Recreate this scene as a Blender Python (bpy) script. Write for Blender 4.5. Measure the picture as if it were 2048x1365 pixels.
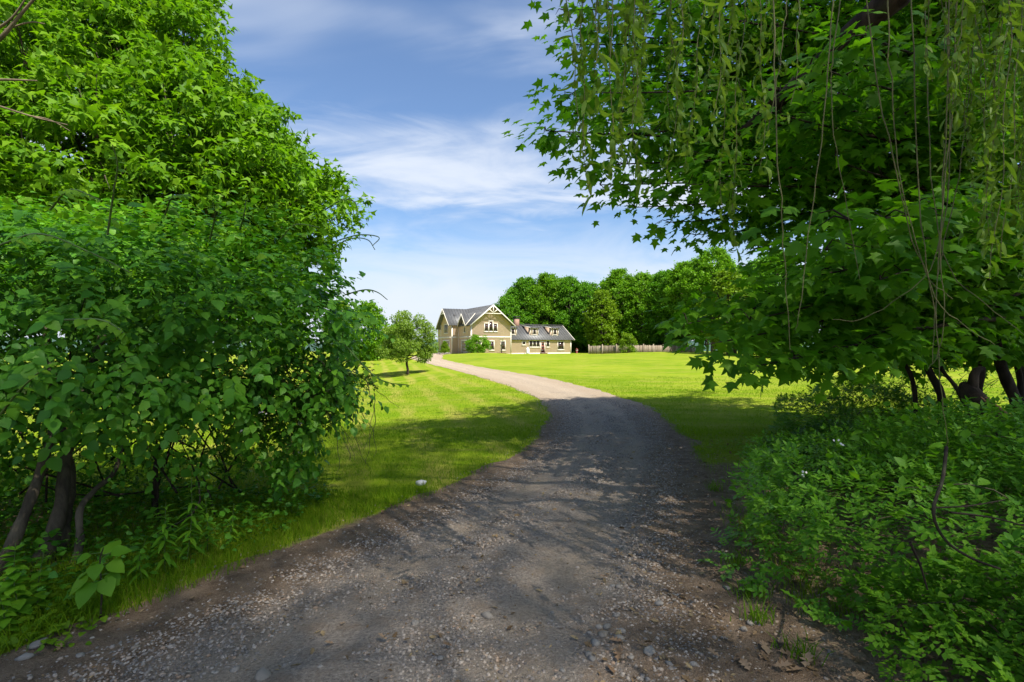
import bpy, math, random
import numpy as np
from mathutils import Vector, Matrix

for o in list(bpy.data.objects):
    bpy.data.objects.remove(o)
S = bpy.context.scene
COL = S.collection
random.seed(7)
RNG = np.random.default_rng(7)
EYE = 1.6                      # camera height above the drive
PI = math.pi

# ---------------------------------------------------------------- camera
cam = bpy.data.cameras.new("camera")
cam.lens = 18.0
cam.sensor_width = 36.0
cam.shift_y = 0.0037
cam.clip_start = 0.05
cam.clip_end = 20000
co = bpy.data.objects.new("camera", cam)
COL.objects.link(co)
co.location = (0, 0, EYE)
co.rotation_euler = (PI / 2, 0, 0)
S.camera = co

# ---------------------------------------------------------------- light
SUN_AZ, SUN_EL = 40.0, 54.0     # degrees to the right of straight behind the camera, and above the horizon
sun_dir = Vector((math.sin(math.radians(SUN_AZ)) * math.cos(math.radians(SUN_EL)),
                  -math.cos(math.radians(SUN_AZ)) * math.cos(math.radians(SUN_EL)),
                  math.sin(math.radians(SUN_EL))))
sl = bpy.data.lights.new("sun", "SUN")
sl.energy = 4.6
sl.angle = math.radians(0.53)
sl.color = (1.0, 0.95, 0.85)
so = bpy.data.objects.new("sun", sl)
COL.objects.link(so)
so.rotation_euler = sun_dir.to_track_quat("Z", "Y").to_euler()
so.location = (20, -20, 40)

W = bpy.data.worlds.new("World")
S.world = W
W.use_nodes = True
wt = W.node_tree
wt.nodes.clear()


def nd(t, typ, **kw):
    n = t.nodes.new(typ)
    for k, v in kw.items():
        setattr(n, k, v)
    return n


def val(t, v):
    n = t.nodes.new("ShaderNodeValue")
    n.outputs[0].default_value = v
    return n.outputs[0]


def mth(t, op, a, b=None, clamp=False):
    n = t.nodes.new("ShaderNodeMath")
    n.operation = op
    n.use_clamp = clamp
    for i, x in enumerate((a, b)):
        if x is None:
            continue
        if isinstance(x, (int, float)):
            n.inputs[i].default_value = x
        else:
            t.links.new(x, n.inputs[i])
    return n.outputs[0]


def sstep(t, x, lo, hi, a=0.0, b=1.0):
    n = t.nodes.new("ShaderNodeMapRange")
    n.interpolation_type = "SMOOTHSTEP"
    t.links.new(x, n.inputs[0])
    n.inputs[1].default_value, n.inputs[2].default_value = lo, hi
    n.inputs[3].default_value, n.inputs[4].default_value = a, b
    return n.outputs[0]


def mixc(t, f, a, b, mode="MIX"):
    n = t.nodes.new("ShaderNodeMix")
    n.data_type = "RGBA"
    n.blend_type = mode
    for i, x in ((0, f), (6, a), (7, b)):
        if isinstance(x, (int, float)):
            n.inputs[i].default_value = x
        elif isinstance(x, tuple):
            n.inputs[i].default_value = (*x, 1.0) if len(x) == 3 else x
        else:
            t.links.new(x, n.inputs[i])
    return n.outputs[2]


def noise(t, vec, scale, detail=4.0, rough=0.55, dist=0.0):
    n = t.nodes.new("ShaderNodeTexNoise")
    n.inputs["Scale"].default_value = scale
    n.inputs["Detail"].default_value = detail
    n.inputs["Roughness"].default_value = rough
    n.inputs["Distortion"].default_value = dist
    if vec is not None:
        t.links.new(vec, n.inputs["Vector"])
    return n.outputs["Fac"]


def mapping(t, vec, scale=(1, 1, 1), loc=(0, 0, 0), rot=(0, 0, 0)):
    n = t.nodes.new("ShaderNodeMapping")
    n.inputs["Scale"].default_value = scale
    n.inputs["Location"].default_value = loc
    n.inputs["Rotation"].default_value = rot
    t.links.new(vec, n.inputs["Vector"])
    return n.outputs[0]


sky = nd(wt, "ShaderNodeTexSky", sky_type="NISHITA")
sky.sun_disc = False
sky.sun_elevation = math.radians(SUN_EL)
sky.sun_rotation = math.atan2(sun_dir.x, sun_dir.y)
sky.altitude = 200
sky.air_density = 1.0
sky.dust_density = 2.2
sky.ozone_density = 2.0
tc = nd(wt, "ShaderNodeTexCoord")
sep = nd(wt, "ShaderNodeSeparateXYZ")
wt.links.new(tc.outputs["Generated"], sep.inputs[0])
dx, dy, dz = sep.outputs
den = mth(wt, "ADD", mth(wt, "MAXIMUM", dz, 0.0), 0.10)
cmb = nd(wt, "ShaderNodeCombineXYZ")
wt.links.new(mth(wt, "DIVIDE", dx, den), cmb.inputs[0])
wt.links.new(mth(wt, "DIVIDE", dy, den), cmb.inputs[1])
plane = cmb.outputs[0]
n_big = noise(wt, mapping(wt, plane, (0.75, 1.0, 1), (9.1, 2.05, 0)), 1.1, 4.0, 0.55, 0.6)
n_fib = noise(wt, mapping(wt, plane, (0.8, 1.9, 1), (1.7, 4.2, 0), (0, 0, 0.35)), 1.3, 6.0, 0.55, 0.5)
c1 = mth(wt, "MULTIPLY", sstep(wt, n_big, 0.50, 0.72), sstep(wt, n_fib, 0.36, 0.66))
# streaky cirrus decks low over the horizon, the same all the way round
elev = dz
bn = noise(wt, mapping(wt, tc.outputs["Generated"], (1.2, 1.2, 5.5)), 2.4, 7.0, 0.60, 0.8)
bw = noise(wt, mapping(wt, tc.outputs["Generated"], (1.0, 1.0, 2.0), (4.4, 1.3, 2.2)), 1.7, 2.0, 0.5)
ez = mth(wt, "ADD", elev, mth(wt, "MULTIPLY", mth(wt, "SUBTRACT", bn, 0.5), 0.20))
ez = mth(wt, "ADD", ez, mth(wt, "MULTIPLY", mth(wt, "SUBTRACT", bw, 0.5), 0.12))
b1 = mth(wt, "MULTIPLY", sstep(wt, ez, 0.235, 0.275), sstep(wt, ez, 0.42, 0.30))
b2 = mth(wt, "MULTIPLY", sstep(wt, ez, 0.24, 0.09), sstep(wt, bn, 0.20, 0.55, 0.72, 1.0))
b1 = mth(wt, "MULTIPLY", b1, sstep(wt, n_fib, 0.30, 0.60, 0.15, 1.0))
cl = mth(wt, "MAXIMUM", mth(wt, "MULTIPLY", c1, 0.62), mth(wt, "MAXIMUM", mth(wt, "MULTIPLY", b1, 0.85), mth(wt, "MULTIPLY", b2, 0.90)))
cl = mth(wt, "ADD", cl, 0.02, clamp=True)
skyc = mixc(wt, 1.0, sky.outputs[0], (0.66, 0.77, 0.87), "MULTIPLY")
skyc = mixc(wt, cl, skyc, (3.7, 4.0, 4.5))
bg = nd(wt, "ShaderNodeBackground")
bg.inputs["Strength"].default_value = 0.105
wt.links.new(skyc, bg.inputs["Color"])
wo = nd(wt, "ShaderNodeOutputWorld")
wt.links.new(bg.outputs[0], wo.inputs["Surface"])

S.view_settings.view_transform = "Standard"
S.view_settings.look = "None"
S.view_settings.exposure = 1.15
S.view_settings.gamma = 1.0
S.view_settings.use_curve_mapping = False
S.render.engine = "CYCLES"
cy = S.cycles
cy.max_bounces = 10
cy.diffuse_bounces = 6
cy.glossy_bounces = 2
cy.transmission_bounces = 6
cy.transparent_max_bounces = 8
cy.caustics_reflective = False
cy.caustics_refractive = False
cy.sample_clamp_indirect = 6.0
cy.use_denoising = True
cy.denoising_prefilter = "ACCURATE"
cy.use_adaptive_sampling = True
cy.adaptive_threshold = 0.015
S.render.use_persistent_data = False


# ---------------------------------------------------------------- helpers
def at(u, v, d):
    """A point d metres ahead, seen at (u, v) of the 2048 x 1365 photograph: only used to read off where things stand."""
    return np.array(((u - 1024) / 1024 * d, d, EYE - (v - 690) / 1024 * d))


def uv_of(P):
    P = np.asarray(P)
    return 1024 + P[..., 0] / P[..., 1] * 1024, 690 - (P[..., 2] - EYE) / P[..., 1] * 1024


def tag(o, label=None, cat=None, group=None, kind=None):
    for k, v in (("label", label), ("category", cat), ("group", group), ("kind", kind)):
        if v:
            o[k] = v
    return o


def empty(name, loc, label=None, cat=None, group=None, rz=0.0):
    o = bpy.data.objects.new(name, None)
    COL.objects.link(o)
    o.empty_display_size = 0.2
    o.location = tuple(float(c) for c in loc)
    o.rotation_euler = (0, 0, rz)
    return tag(o, label, cat, group)


class MB:
    """Collects vertices and faces; build() links them as one mesh object."""

    def __init__(s):
        s.V, s.F, s.n = [], {}, 0

    def add(s, V, F):
        V = np.asarray(V, dtype=np.float64).reshape(-1, 3)
        F = np.asarray(F, dtype=np.int64)
        s.V.append(V)
        s.F.setdefault(F.shape[1], []).append(F + s.n)
        s.n += len(V)

    def box(s, x0, x1, y0, y1, z0, z1):
        V = [(x, y, z) for z in (z0, z1) for y in (y0, y1) for x in (x0, x1)]
        s.add(V, [(0, 2, 3, 1), (4, 5, 7, 6), (0, 1, 5, 4), (2, 6, 7, 3), (0, 4, 6, 2), (1, 3, 7, 5)])

    def hexa(s, V8):
        s.add(V8, [(0, 2, 3, 1), (4, 5, 7, 6), (0, 1, 5, 4), (2, 6, 7, 3), (0, 4, 6, 2), (1, 3, 7, 5)])

    def beam(s, p, q, w, h, up=(0, 0, 1)):
        p, q, up = Vector(p), Vector(q), Vector(up)
        t = (q - p).normalized()
        b = t.cross(up).normalized()
        n = b.cross(t)
        V = []
        for c in (p, q):
            for i, j in ((-1, -1), (1, -1), (-1, 1), (1, 1)):
                V.append(c + b * (i * w / 2) + n * (j * h / 2))
        s.hexa([tuple(v) for v in V])

    def tube(s, P, R, sides=6, cap=True):
        P = np.asarray(P, dtype=float)
        R = np.broadcast_to(np.asarray(R, dtype=float), (len(P),))
        T = np.gradient(P, axis=0)
        T /= np.linalg.norm(T, axis=1)[:, None] + 1e-9
        a = np.array((0, 0, 1.0)) if abs(T[0, 2]) < 0.9 else np.array((1.0, 0, 0))
        n = np.cross(T[0], a)
        n /= np.linalg.norm(n)
        V = []
        th = np.linspace(0, 2 * PI, sides, endpoint=False)
        for i in range(len(P)):
            n = n - T[i] * n.dot(T[i])
            n /= np.linalg.norm(n) + 1e-9
            b = np.cross(T[i], n)
            V.append(P[i] + R[i] * (np.cos(th)[:, None] * n + np.sin(th)[:, None] * b))
        F = []
        for i in range(len(P) - 1):
            for j in range(sides):
                k = (j + 1) % sides
                F.append((i * sides + j, i * sides + k, (i + 1) * sides + k, (i + 1) * sides + j))
        s.add(np.concatenate(V), F)

    def mesh(s, name, mat, smooth=False):
        me = bpy.data.meshes.new(name)
        if s.n == 0:
            return me
        V = np.concatenate(s.V)
        me.vertices.add(len(V))
        me.vertices.foreach_set("co", V.astype(np.float32).ravel())
        loops, starts, pos = [], [], 0
        for k, L in s.F.items():
            A = np.concatenate(L)
            loops.append(A.ravel())
            starts.append(pos + np.arange(len(A)) * k)
            pos += A.size
        loops = np.concatenate(loops).astype(np.int32)
        starts = np.concatenate(starts).astype(np.int32)
        me.loops.add(len(loops))
        me.loops.foreach_set("vertex_index", loops)
        me.polygons.add(len(starts))
        me.polygons.foreach_set("loop_start", starts)
        if smooth:
            me.polygons.foreach_set("use_smooth", np.ones(len(starts), dtype=bool))
        me.update(calc_edges=True)
        if mat:
            me.materials.append(mat)
        return me

    def build(s, name, mat, parent=None, smooth=False, off=None, kind=None):
        """Vertices are in world space; with a parent they are stored relative to its location (unless off is given)."""
        if parent is not None and off is None:
            off = np.array(parent.location)
        if off is not None and s.n:
            s.V = [v - np.asarray(off) for v in s.V]
        o = bpy.data.objects.new(name, s.mesh(name, mat, smooth))
        COL.objects.link(o)
        if parent is not None:
            o.parent = parent
        if kind:
            o["kind"] = kind
        return o


def unit(a):
    return a / (np.linalg.norm(a, axis=-1, keepdims=True) + 1e-9)


def frames(tip, nrm):
    t = unit(tip)
    n = unit(nrm - (nrm * t).sum(-1, keepdims=True) * t)
    return np.cross(t, n), t, n


def scatter(mb, proto, pos, tip, nrm, size, wide=None):
    """Adds one copy of the leaf PROTO (verts, tris) at every position."""
    PV, PF = proto
    if len(pos) == 0:
        return
    b, t, n = frames(tip, nrm)
    s = size[:, None, None]
    w = s if wide is None else s * wide[:, None, None]
    V = pos[:, None, :] + w * PV[None, :, 0:1] * b[:, None, :] + s * PV[None, :, 1:2] * t[:, None, :] + s * PV[None, :, 2:3] * n[:, None, :]
    k = len(PV)
    F = (PF[None] + (np.arange(len(pos)) * k)[:, None, None]).reshape(-1, PF.shape[1])
    mb.add(V.reshape(-1, 3), F)


def proto_mesh(proto, name, mat):
    m = MB()
    m.add(*proto)
    return m.mesh(name, mat)


def leaf_objects(root, proto, pos, tip, nrm, size, mat, name="leaf"):
    """Every leaf an object of its own, all sharing one mesh."""
    me = proto_mesh(proto, name, mat)
    b, t, n = frames(tip, nrm)
    L = np.array(root.location)
    for i in range(len(pos)):
        o = bpy.data.objects.new(name, me)
        COL.objects.link(o)
        o.parent = root
        M = Matrix.Identity(4)
        for r in range(3):
            M[r][0], M[r][1], M[r][2] = b[i, r] * size[i], t[i, r] * size[i], n[i, r] * size[i]
            M[r][3] = pos[i, r] - L[r]
        o.matrix_basis = M


def split_near(pos, size, n=300, jitter=0.25):
    """Indices of the n leaves that show largest inside the frame, and of the rest."""
    d = np.maximum(pos[:, 1], 0.2)
    u, v = uv_of(pos)
    inside = (u > 5) & (u < 2043) & (v > 5) & (v < 1360) & (pos[:, 1] > 0.5)
    score = np.where(inside, size / d, -1) * (1 + jitter * RNG.random(len(d)))
    order = np.argsort(-score)
    return order[:n], order[n:]


def foliage(root, proto, pos, tip, nrm, size, mat, pieces=300, name="foliage", rest=None):
    if pieces:
        a, b = split_near(pos, size, pieces)
        leaf_objects(root, proto, pos[a], tip[a], nrm[a], size[a], mat)
    else:
        b = np.arange(len(pos))
    m = MB()
    scatter(m, rest or proto, pos[b], tip[b], nrm[b], size[b])
    return m.build(name, mat, root, kind="stuff" if pieces else None)


def rnd_dir(n, up=0.0):
    v = RNG.normal(size=(n, 3))
    v[:, 2] += up
    return unit(v)


def spline(pts, n):
    """Catmull-Rom through the points."""
    P = np.asarray(pts, dtype=float)
    P = np.vstack([2 * P[0] - P[1], P, 2 * P[-1] - P[-2]])
    out = []
    m = len(P) - 3
    for x in np.linspace(0, m - 1e-6, n):
        i = int(x)
        f = x - i
        a, b, c, d = P[i:i + 4]
        out.append(0.5 * (2 * b + (c - a) * f + (2 * a - 5 * b + 4 * c - d) * f * f + (3 * b - a - 3 * c + d) * f ** 3))
    return np.array(out)


# leaf shapes: verts (x across, y along, z out of the leaf), tris
def _fan(pts, centre, fold=0.22, droop=0.18):
    P = [(0, centre, 0)] + [(x, y, -fold * abs(x) - droop * y * y) for x, y in pts]
    P[0] = (0, centre, -droop * centre ** 2)
    n = len(pts)
    return np.array(P, dtype=float), np.array([(0, 1 + i, 1 + (i + 1) % n) for i in range(n)])


def _mirror(right):
    return right + [(-x, y) for x, y in right[::-1] if x > 0]


MAPLE = _fan(_mirror([(0, 0), (0.17, -0.05), (0.40, 0.06), (0.26, 0.22), (0.58, 0.50), (0.40, 0.53), (0.22, 0.50), (0.25, 0.68), (0, 1.0)]), 0.33)
MAPLE_MID = _fan(_mirror([(0, 0), (0.40, 0.04), (0.26, 0.24), (0.56, 0.52), (0.22, 0.54), (0, 1.0)]), 0.33)
MAPLE_FAR = (np.array([(0, 0, 0), (0.48, 0.18, -0.14), (0.17, 0.42, -0.03), (0, 1, -0.22), (-0.17, 0.42, -0.03), (-0.48, 0.18, -0.14)]),
             np.array([(0, 1, 2), (0, 2, 3), (0, 3, 4), (0, 4, 5)]))


def _oval(w, widest=0.4, fold=0.25, droop=0.2, heart=0.0):
    ys = [0.0, 0.14, widest, 0.68, 0.86, 1.0]
    ws = [0.0, w * 0.72, w, w * 0.66, w * 0.28, 0.0]
    V, F = [], []
    for i, y in enumerate(ys):
        z = -droop * y * y
        V.append((0, y, z))
        V.append((ws[i], y - heart * (0.10 if i == 1 else 0), z + fold * ws[i] * 0.6))
        V.append((-ws[i], y - heart * (0.10 if i == 1 else 0), z + fold * ws[i] * 0.6))
    for i in range(len(ys) - 1):
        a, b = 3 * i, 3 * i + 3
        if i == 0:
            F += [(a, b + 1, b), (a, b, b + 2)]
        elif i == len(ys) - 2:
            F += [(a, a + 1, b), (a, b, a + 2)]
        else:
            F += [(a, a + 1, b + 1), (a, b + 1, b), (a, b, b + 2), (a, b + 2, a + 2)]
    return np.array(V, dtype=float), np.array(F)


OVAL = _oval(0.40)
OVAL_LO = (np.array([(0, 0, 0), (0.36, 0.30, 0.06), (0, 0.38, -0.03), (-0.36, 0.30, 0.06), (0.28, 0.66, -0.03), (0, 0.68, -0.10), (-0.28, 0.66, -0.03), (0, 1, -0.2)]),
           np.array([(0, 1, 2), (0, 2, 3), (1, 4, 5), (1, 5, 2), (2, 5, 6), (2, 6, 3), (4, 7, 5), (5, 7, 6)]))
HEART = _oval(0.46, 0.32, 0.22, 0.30, 0.9)
LANCE = _oval(0.13, 0.4, 0.3, 0.35)
LEAFLET = (np.array([(0, 0, 0), (0.27, 0.36, 0.06), (0.22, 0.70, 0.05), (0, 1, -0.06), (-0.22, 0.70, 0.05), (-0.27, 0.36, 0.06), (0, 0.5, -0.01)]),
           np.array([(0, 1, 6), (1, 2, 6), (2, 3, 6), (3, 4, 6), (4, 5, 6), (5, 0, 6)]))
LEAFLET_LO = (np.array([(0, 0, 0), (0.28, 0.5, 0.06), (0, 1, -0.06), (-0.28, 0.5, 0.06), (0, 0.5, -0.01)]), np.array([(0, 1, 4), (1, 2, 4), (2, 3, 4), (3, 0, 4)]))
TUFT = (np.array([(-0.5, 0, 0), (0.5, 0.1, 0.05), (0.42, 0.8, -0.10), (-0.3, 1.0, -0.15)]), np.array([(0, 1, 2, 3)]))
SMALL = (np.array([(0, 0, 0), (0.30, 0.45, 0.05), (0, 1, -0.08), (-0.30, 0.45, 0.05)]), np.array([(0, 1, 2, 3)]))


def _curl(turn, w=0.10, n=6):
    """A narrow willow leaf rolled through TURN radians."""
    V, F = [], []
    y = z = a = 0.0
    for i in range(n + 1):
        f = i / n
        ww = w * math.sin(PI * min(1, 0.08 + f * 0.92)) ** 0.8 if i < n else 0.0
        V += [(-ww, y, z), (ww, y, z + ww * 0.3)]
        a += turn / n
        y += math.cos(a) / n
        z -= math.sin(a) / n
        if i:
            k = 2 * i
            F.append((k - 2, k - 1, k + 1, k))
    return np.array(V, dtype=float), np.array(F)


WILLOW = [_curl(0.5, 0.09), _curl(2.2, 0.10), _curl(4.2, 0.11), _curl(-1.2, 0.10)]
OAK = _fan(_mirror([(0, 0), (0.05, 0.12), (0.20, 0.20), (0.10, 0.32), (0.30, 0.44), (0.13, 0.54), (0.27, 0.70), (0.13, 0.76), (0, 1.0)]), 0.45, -0.35, -0.12)

# ---------------------------------------------------------------- materials
MATS = {}


def new_mat(name):
    m = bpy.data.materials.new(name)
    m.use_nodes = True
    t = m.node_tree
    t.nodes.clear()
    return m, t


def out(t, sh, disp=None):
    o = nd(t, "ShaderNodeOutputMaterial")
    t.links.new(sh, o.inputs["Surface"])


def principled(t, col, rough=0.6, spec=0.3, normal=None, metal=0.0):
    p = nd(t, "ShaderNodeBsdfPrincipled")
    if isinstance(col, tuple):
        p.inputs["Base Color"].default_value = (*col, 1)
    else:
        t.links.new(col, p.inputs["Base Color"])
    if isinstance(rough, (int, float)):
        p.inputs["Roughness"].default_value = rough
    else:
        t.links.new(rough, p.inputs["Roughness"])
    p.inputs["Specular IOR Level"].default_value = spec
    p.inputs["Metallic"].default_value = metal
    if normal is not None:
        t.links.new(normal, p.inputs["Normal"])
    return p.outputs[0]


def bump(t, h, strength=0.5, dist=0.02):
    b = nd(t, "ShaderNodeBump")
    b.inputs["Strength"].default_value = strength
    b.inputs["Distance"].default_value = dist
    t.links.new(h, b.inputs["Height"])
    return b.outputs[0]


def ramp(t, f, stops):
    r = nd(t, "ShaderNodeValToRGB")
    e = r.color_ramp.elements
    e[0].position, e[0].color = stops[0][0], (*stops[0][1], 1)
    e[1].position, e[1].color = stops[1][0], (*stops[1][1], 1)
    for p, c in stops[2:]:
        x = e.new(p)
        x.color = (*c, 1)
    t.links.new(f, r.inputs[0])
    return r.outputs[0]


def wpos(t):
    return nd(t, "ShaderNodeNewGeometry").outputs["Position"]


def leaf_mat(name, dark, mid, light, trans=0.38, rough=0.5, spec=0.18, patch=0.6):
    """Leaves: every leaf its own tint, thin enough for light to come through."""
    m, t = new_mat(name)
    g = nd(t, "ShaderNodeNewGeometry")
    oi = nd(t, "ShaderNodeObjectInfo")
    r = mth(t, "FRACT", mth(t, "ADD", g.outputs["Random Per Island"], oi.outputs["Random"]))
    nz = noise(t, g.outputs["Position"], patch, 2.0, 0.5)
    f = mth(t, "ADD", mth(t, "MULTIPLY", r, 0.55), mth(t, "MULTIPLY", nz, 0.45))
    c = ramp(t, f, [(0.18, dark), (0.48, mid), (0.85, light)])
    p = principled(t, c, rough, spec)
    tr = nd(t, "ShaderNodeBsdfTranslucent")
    t.links.new(mixc(t, 1.0, c, (1.25, 1.35, 0.55), "MULTIPLY"), tr.inputs["Color"])
    mx = nd(t, "ShaderNodeMixShader")
    mx.inputs[0].default_value = trans
    t.links.new(p, mx.inputs[1])
    t.links.new(tr.outputs[0], mx.inputs[2])
    out(t, mx.outputs[0])
    return m


def bark_mat(name, a, b, scale=9.0):
    m, t = new_mat(name)
    p = wpos(t)
    n1 = noise(t, mapping(t, p, (1, 1, 0.22)), scale, 6.0, 0.65, 0.4)
    n2 = noise(t, p, 2.5, 3.0)
    c = mixc(t, sstep(t, n1, 0.35, 0.68), a, b)
    c = mixc(t, mth(t, "MULTIPLY", sstep(t, n2, 0.55, 0.75), 0.5), c, (0.055, 0.075, 0.03))
    out(t, principled(t, c, 0.9, 0.15, bump(t, n1, 0.8, 0.02)))
    return m


def plain_mat(name, col, rough=0.6, spec=0.3, var=0.12, scale=3.0, metal=0.0):
    m, t = new_mat(name)
    nz = noise(t, wpos(t), scale, 5.0, 0.6)
    lo = tuple(c * (1 - var) for c in col)
    hi = tuple(min(1, c * (1 + var)) for c in col)
    out(t, principled(t, mixc(t, sstep(t, nz, 0.3, 0.7), lo, hi), rough, spec, None, metal))
    return m


M_MAPLE = leaf_mat("maple leaf, sunlit crown", (0.062, 0.162, 0.006), (0.106, 0.235, 0.008), (0.179, 0.319, 0.011), 0.46)
M_MAPLE_NEAR = leaf_mat("maple leaf", (0.057, 0.177, 0.007), (0.094, 0.250, 0.010), (0.151, 0.329, 0.012), 0.55)
M_VINE = leaf_mat("vine leaf", (0.047, 0.169, 0.014), (0.086, 0.250, 0.016), (0.153, 0.344, 0.022), 0.36, 0.45, 0.25)
M_VINE_YOUNG = leaf_mat("young vine leaf", (0.085, 0.220, 0.011), (0.130, 0.281, 0.013), (0.181, 0.341, 0.018), 0.48)
M_WILLOW = leaf_mat("willow leaf", (0.104, 0.190, 0.016), (0.156, 0.263, 0.025), (0.219, 0.325, 0.045), 0.45, 0.42, 0.25)
M_CANOPY = leaf_mat("willow leaf, high crown", (0.110, 0.190, 0.020), (0.160, 0.255, 0.028), (0.210, 0.310, 0.045), 0.55, 0.5, 0.2)
M_ROSE = leaf_mat("rose leaflet", (0.078, 0.221, 0.016), (0.127, 0.299, 0.021), (0.194, 0.377, 0.034), 0.42, 0.45, 0.22)
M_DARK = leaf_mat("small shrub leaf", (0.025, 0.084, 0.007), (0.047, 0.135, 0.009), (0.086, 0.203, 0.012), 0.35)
M_WEED = leaf_mat("weed leaf", (0.077, 0.207, 0.011), (0.113, 0.265, 0.014), (0.166, 0.328, 0.018), 0.42)
M_COVER = leaf_mat("ground ivy leaf", (0.090, 0.190, 0.008), (0.135, 0.245, 0.010), (0.185, 0.300, 0.015), 0.40)
M_WOOD_A = leaf_mat("wood leaf, dark", (0.053, 0.156, 0.010), (0.090, 0.234, 0.012), (0.144, 0.312, 0.014), 0.45, 0.5, 0.15, 0.25)
M_WOOD_B = leaf_mat("wood leaf, mid", (0.071, 0.183, 0.008), (0.118, 0.260, 0.011), (0.177, 0.336, 0.014), 0.45, 0.5, 0.15, 0.25)
M_WOOD_C = leaf_mat("wood leaf, bright", (0.084, 0.163, 0.006), (0.131, 0.226, 0.008), (0.184, 0.284, 0.013), 0.38, 0.5, 0.15, 0.25)
M_APPLE = leaf_mat("apple leaf", (0.105, 0.180, 0.018), (0.160, 0.255, 0.030), (0.225, 0.320, 0.050), 0.45, 0.45, 0.2, 1.2)
M_GRASS = leaf_mat("grass blade", (0.085, 0.185, 0.005), (0.138, 0.245, 0.008), (0.235, 0.315, 0.016), 0.42, 0.6, 0.06, 0.7)
M_TALL = leaf_mat("tall grass blade", (0.070, 0.160, 0.008), (0.115, 0.220, 0.010), (0.165, 0.270, 0.016), 0.42, 0.6, 0.1)
M_BARK = bark_mat("grey brown bark", (0.045, 0.036, 0.026), (0.115, 0.092, 0.062))
M_BARK_PALE = bark_mat("pale smooth bark", (0.10, 0.078, 0.05), (0.22, 0.17, 0.105), 7.0)
M_BARK_DARK = bark_mat("dark bark", (0.018, 0.013, 0.010), (0.055, 0.040, 0.028))
M_TWIG = plain_mat("willow twig", (0.140, 0.135, 0.050), 0.6, 0.25, 0.3, 8.0)
M_CANE = plain_mat("cane", (0.075, 0.070, 0.030), 0.65, 0.25, 0.4, 6.0)
M_STEM = plain_mat("green stem", (0.075, 0.130, 0.025), 0.55, 0.3, 0.25, 8.0)
M_PETAL = plain_mat("white petal", (0.72, 0.66, 0.60), 0.6, 0.2, 0.08, 30.0)


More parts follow.
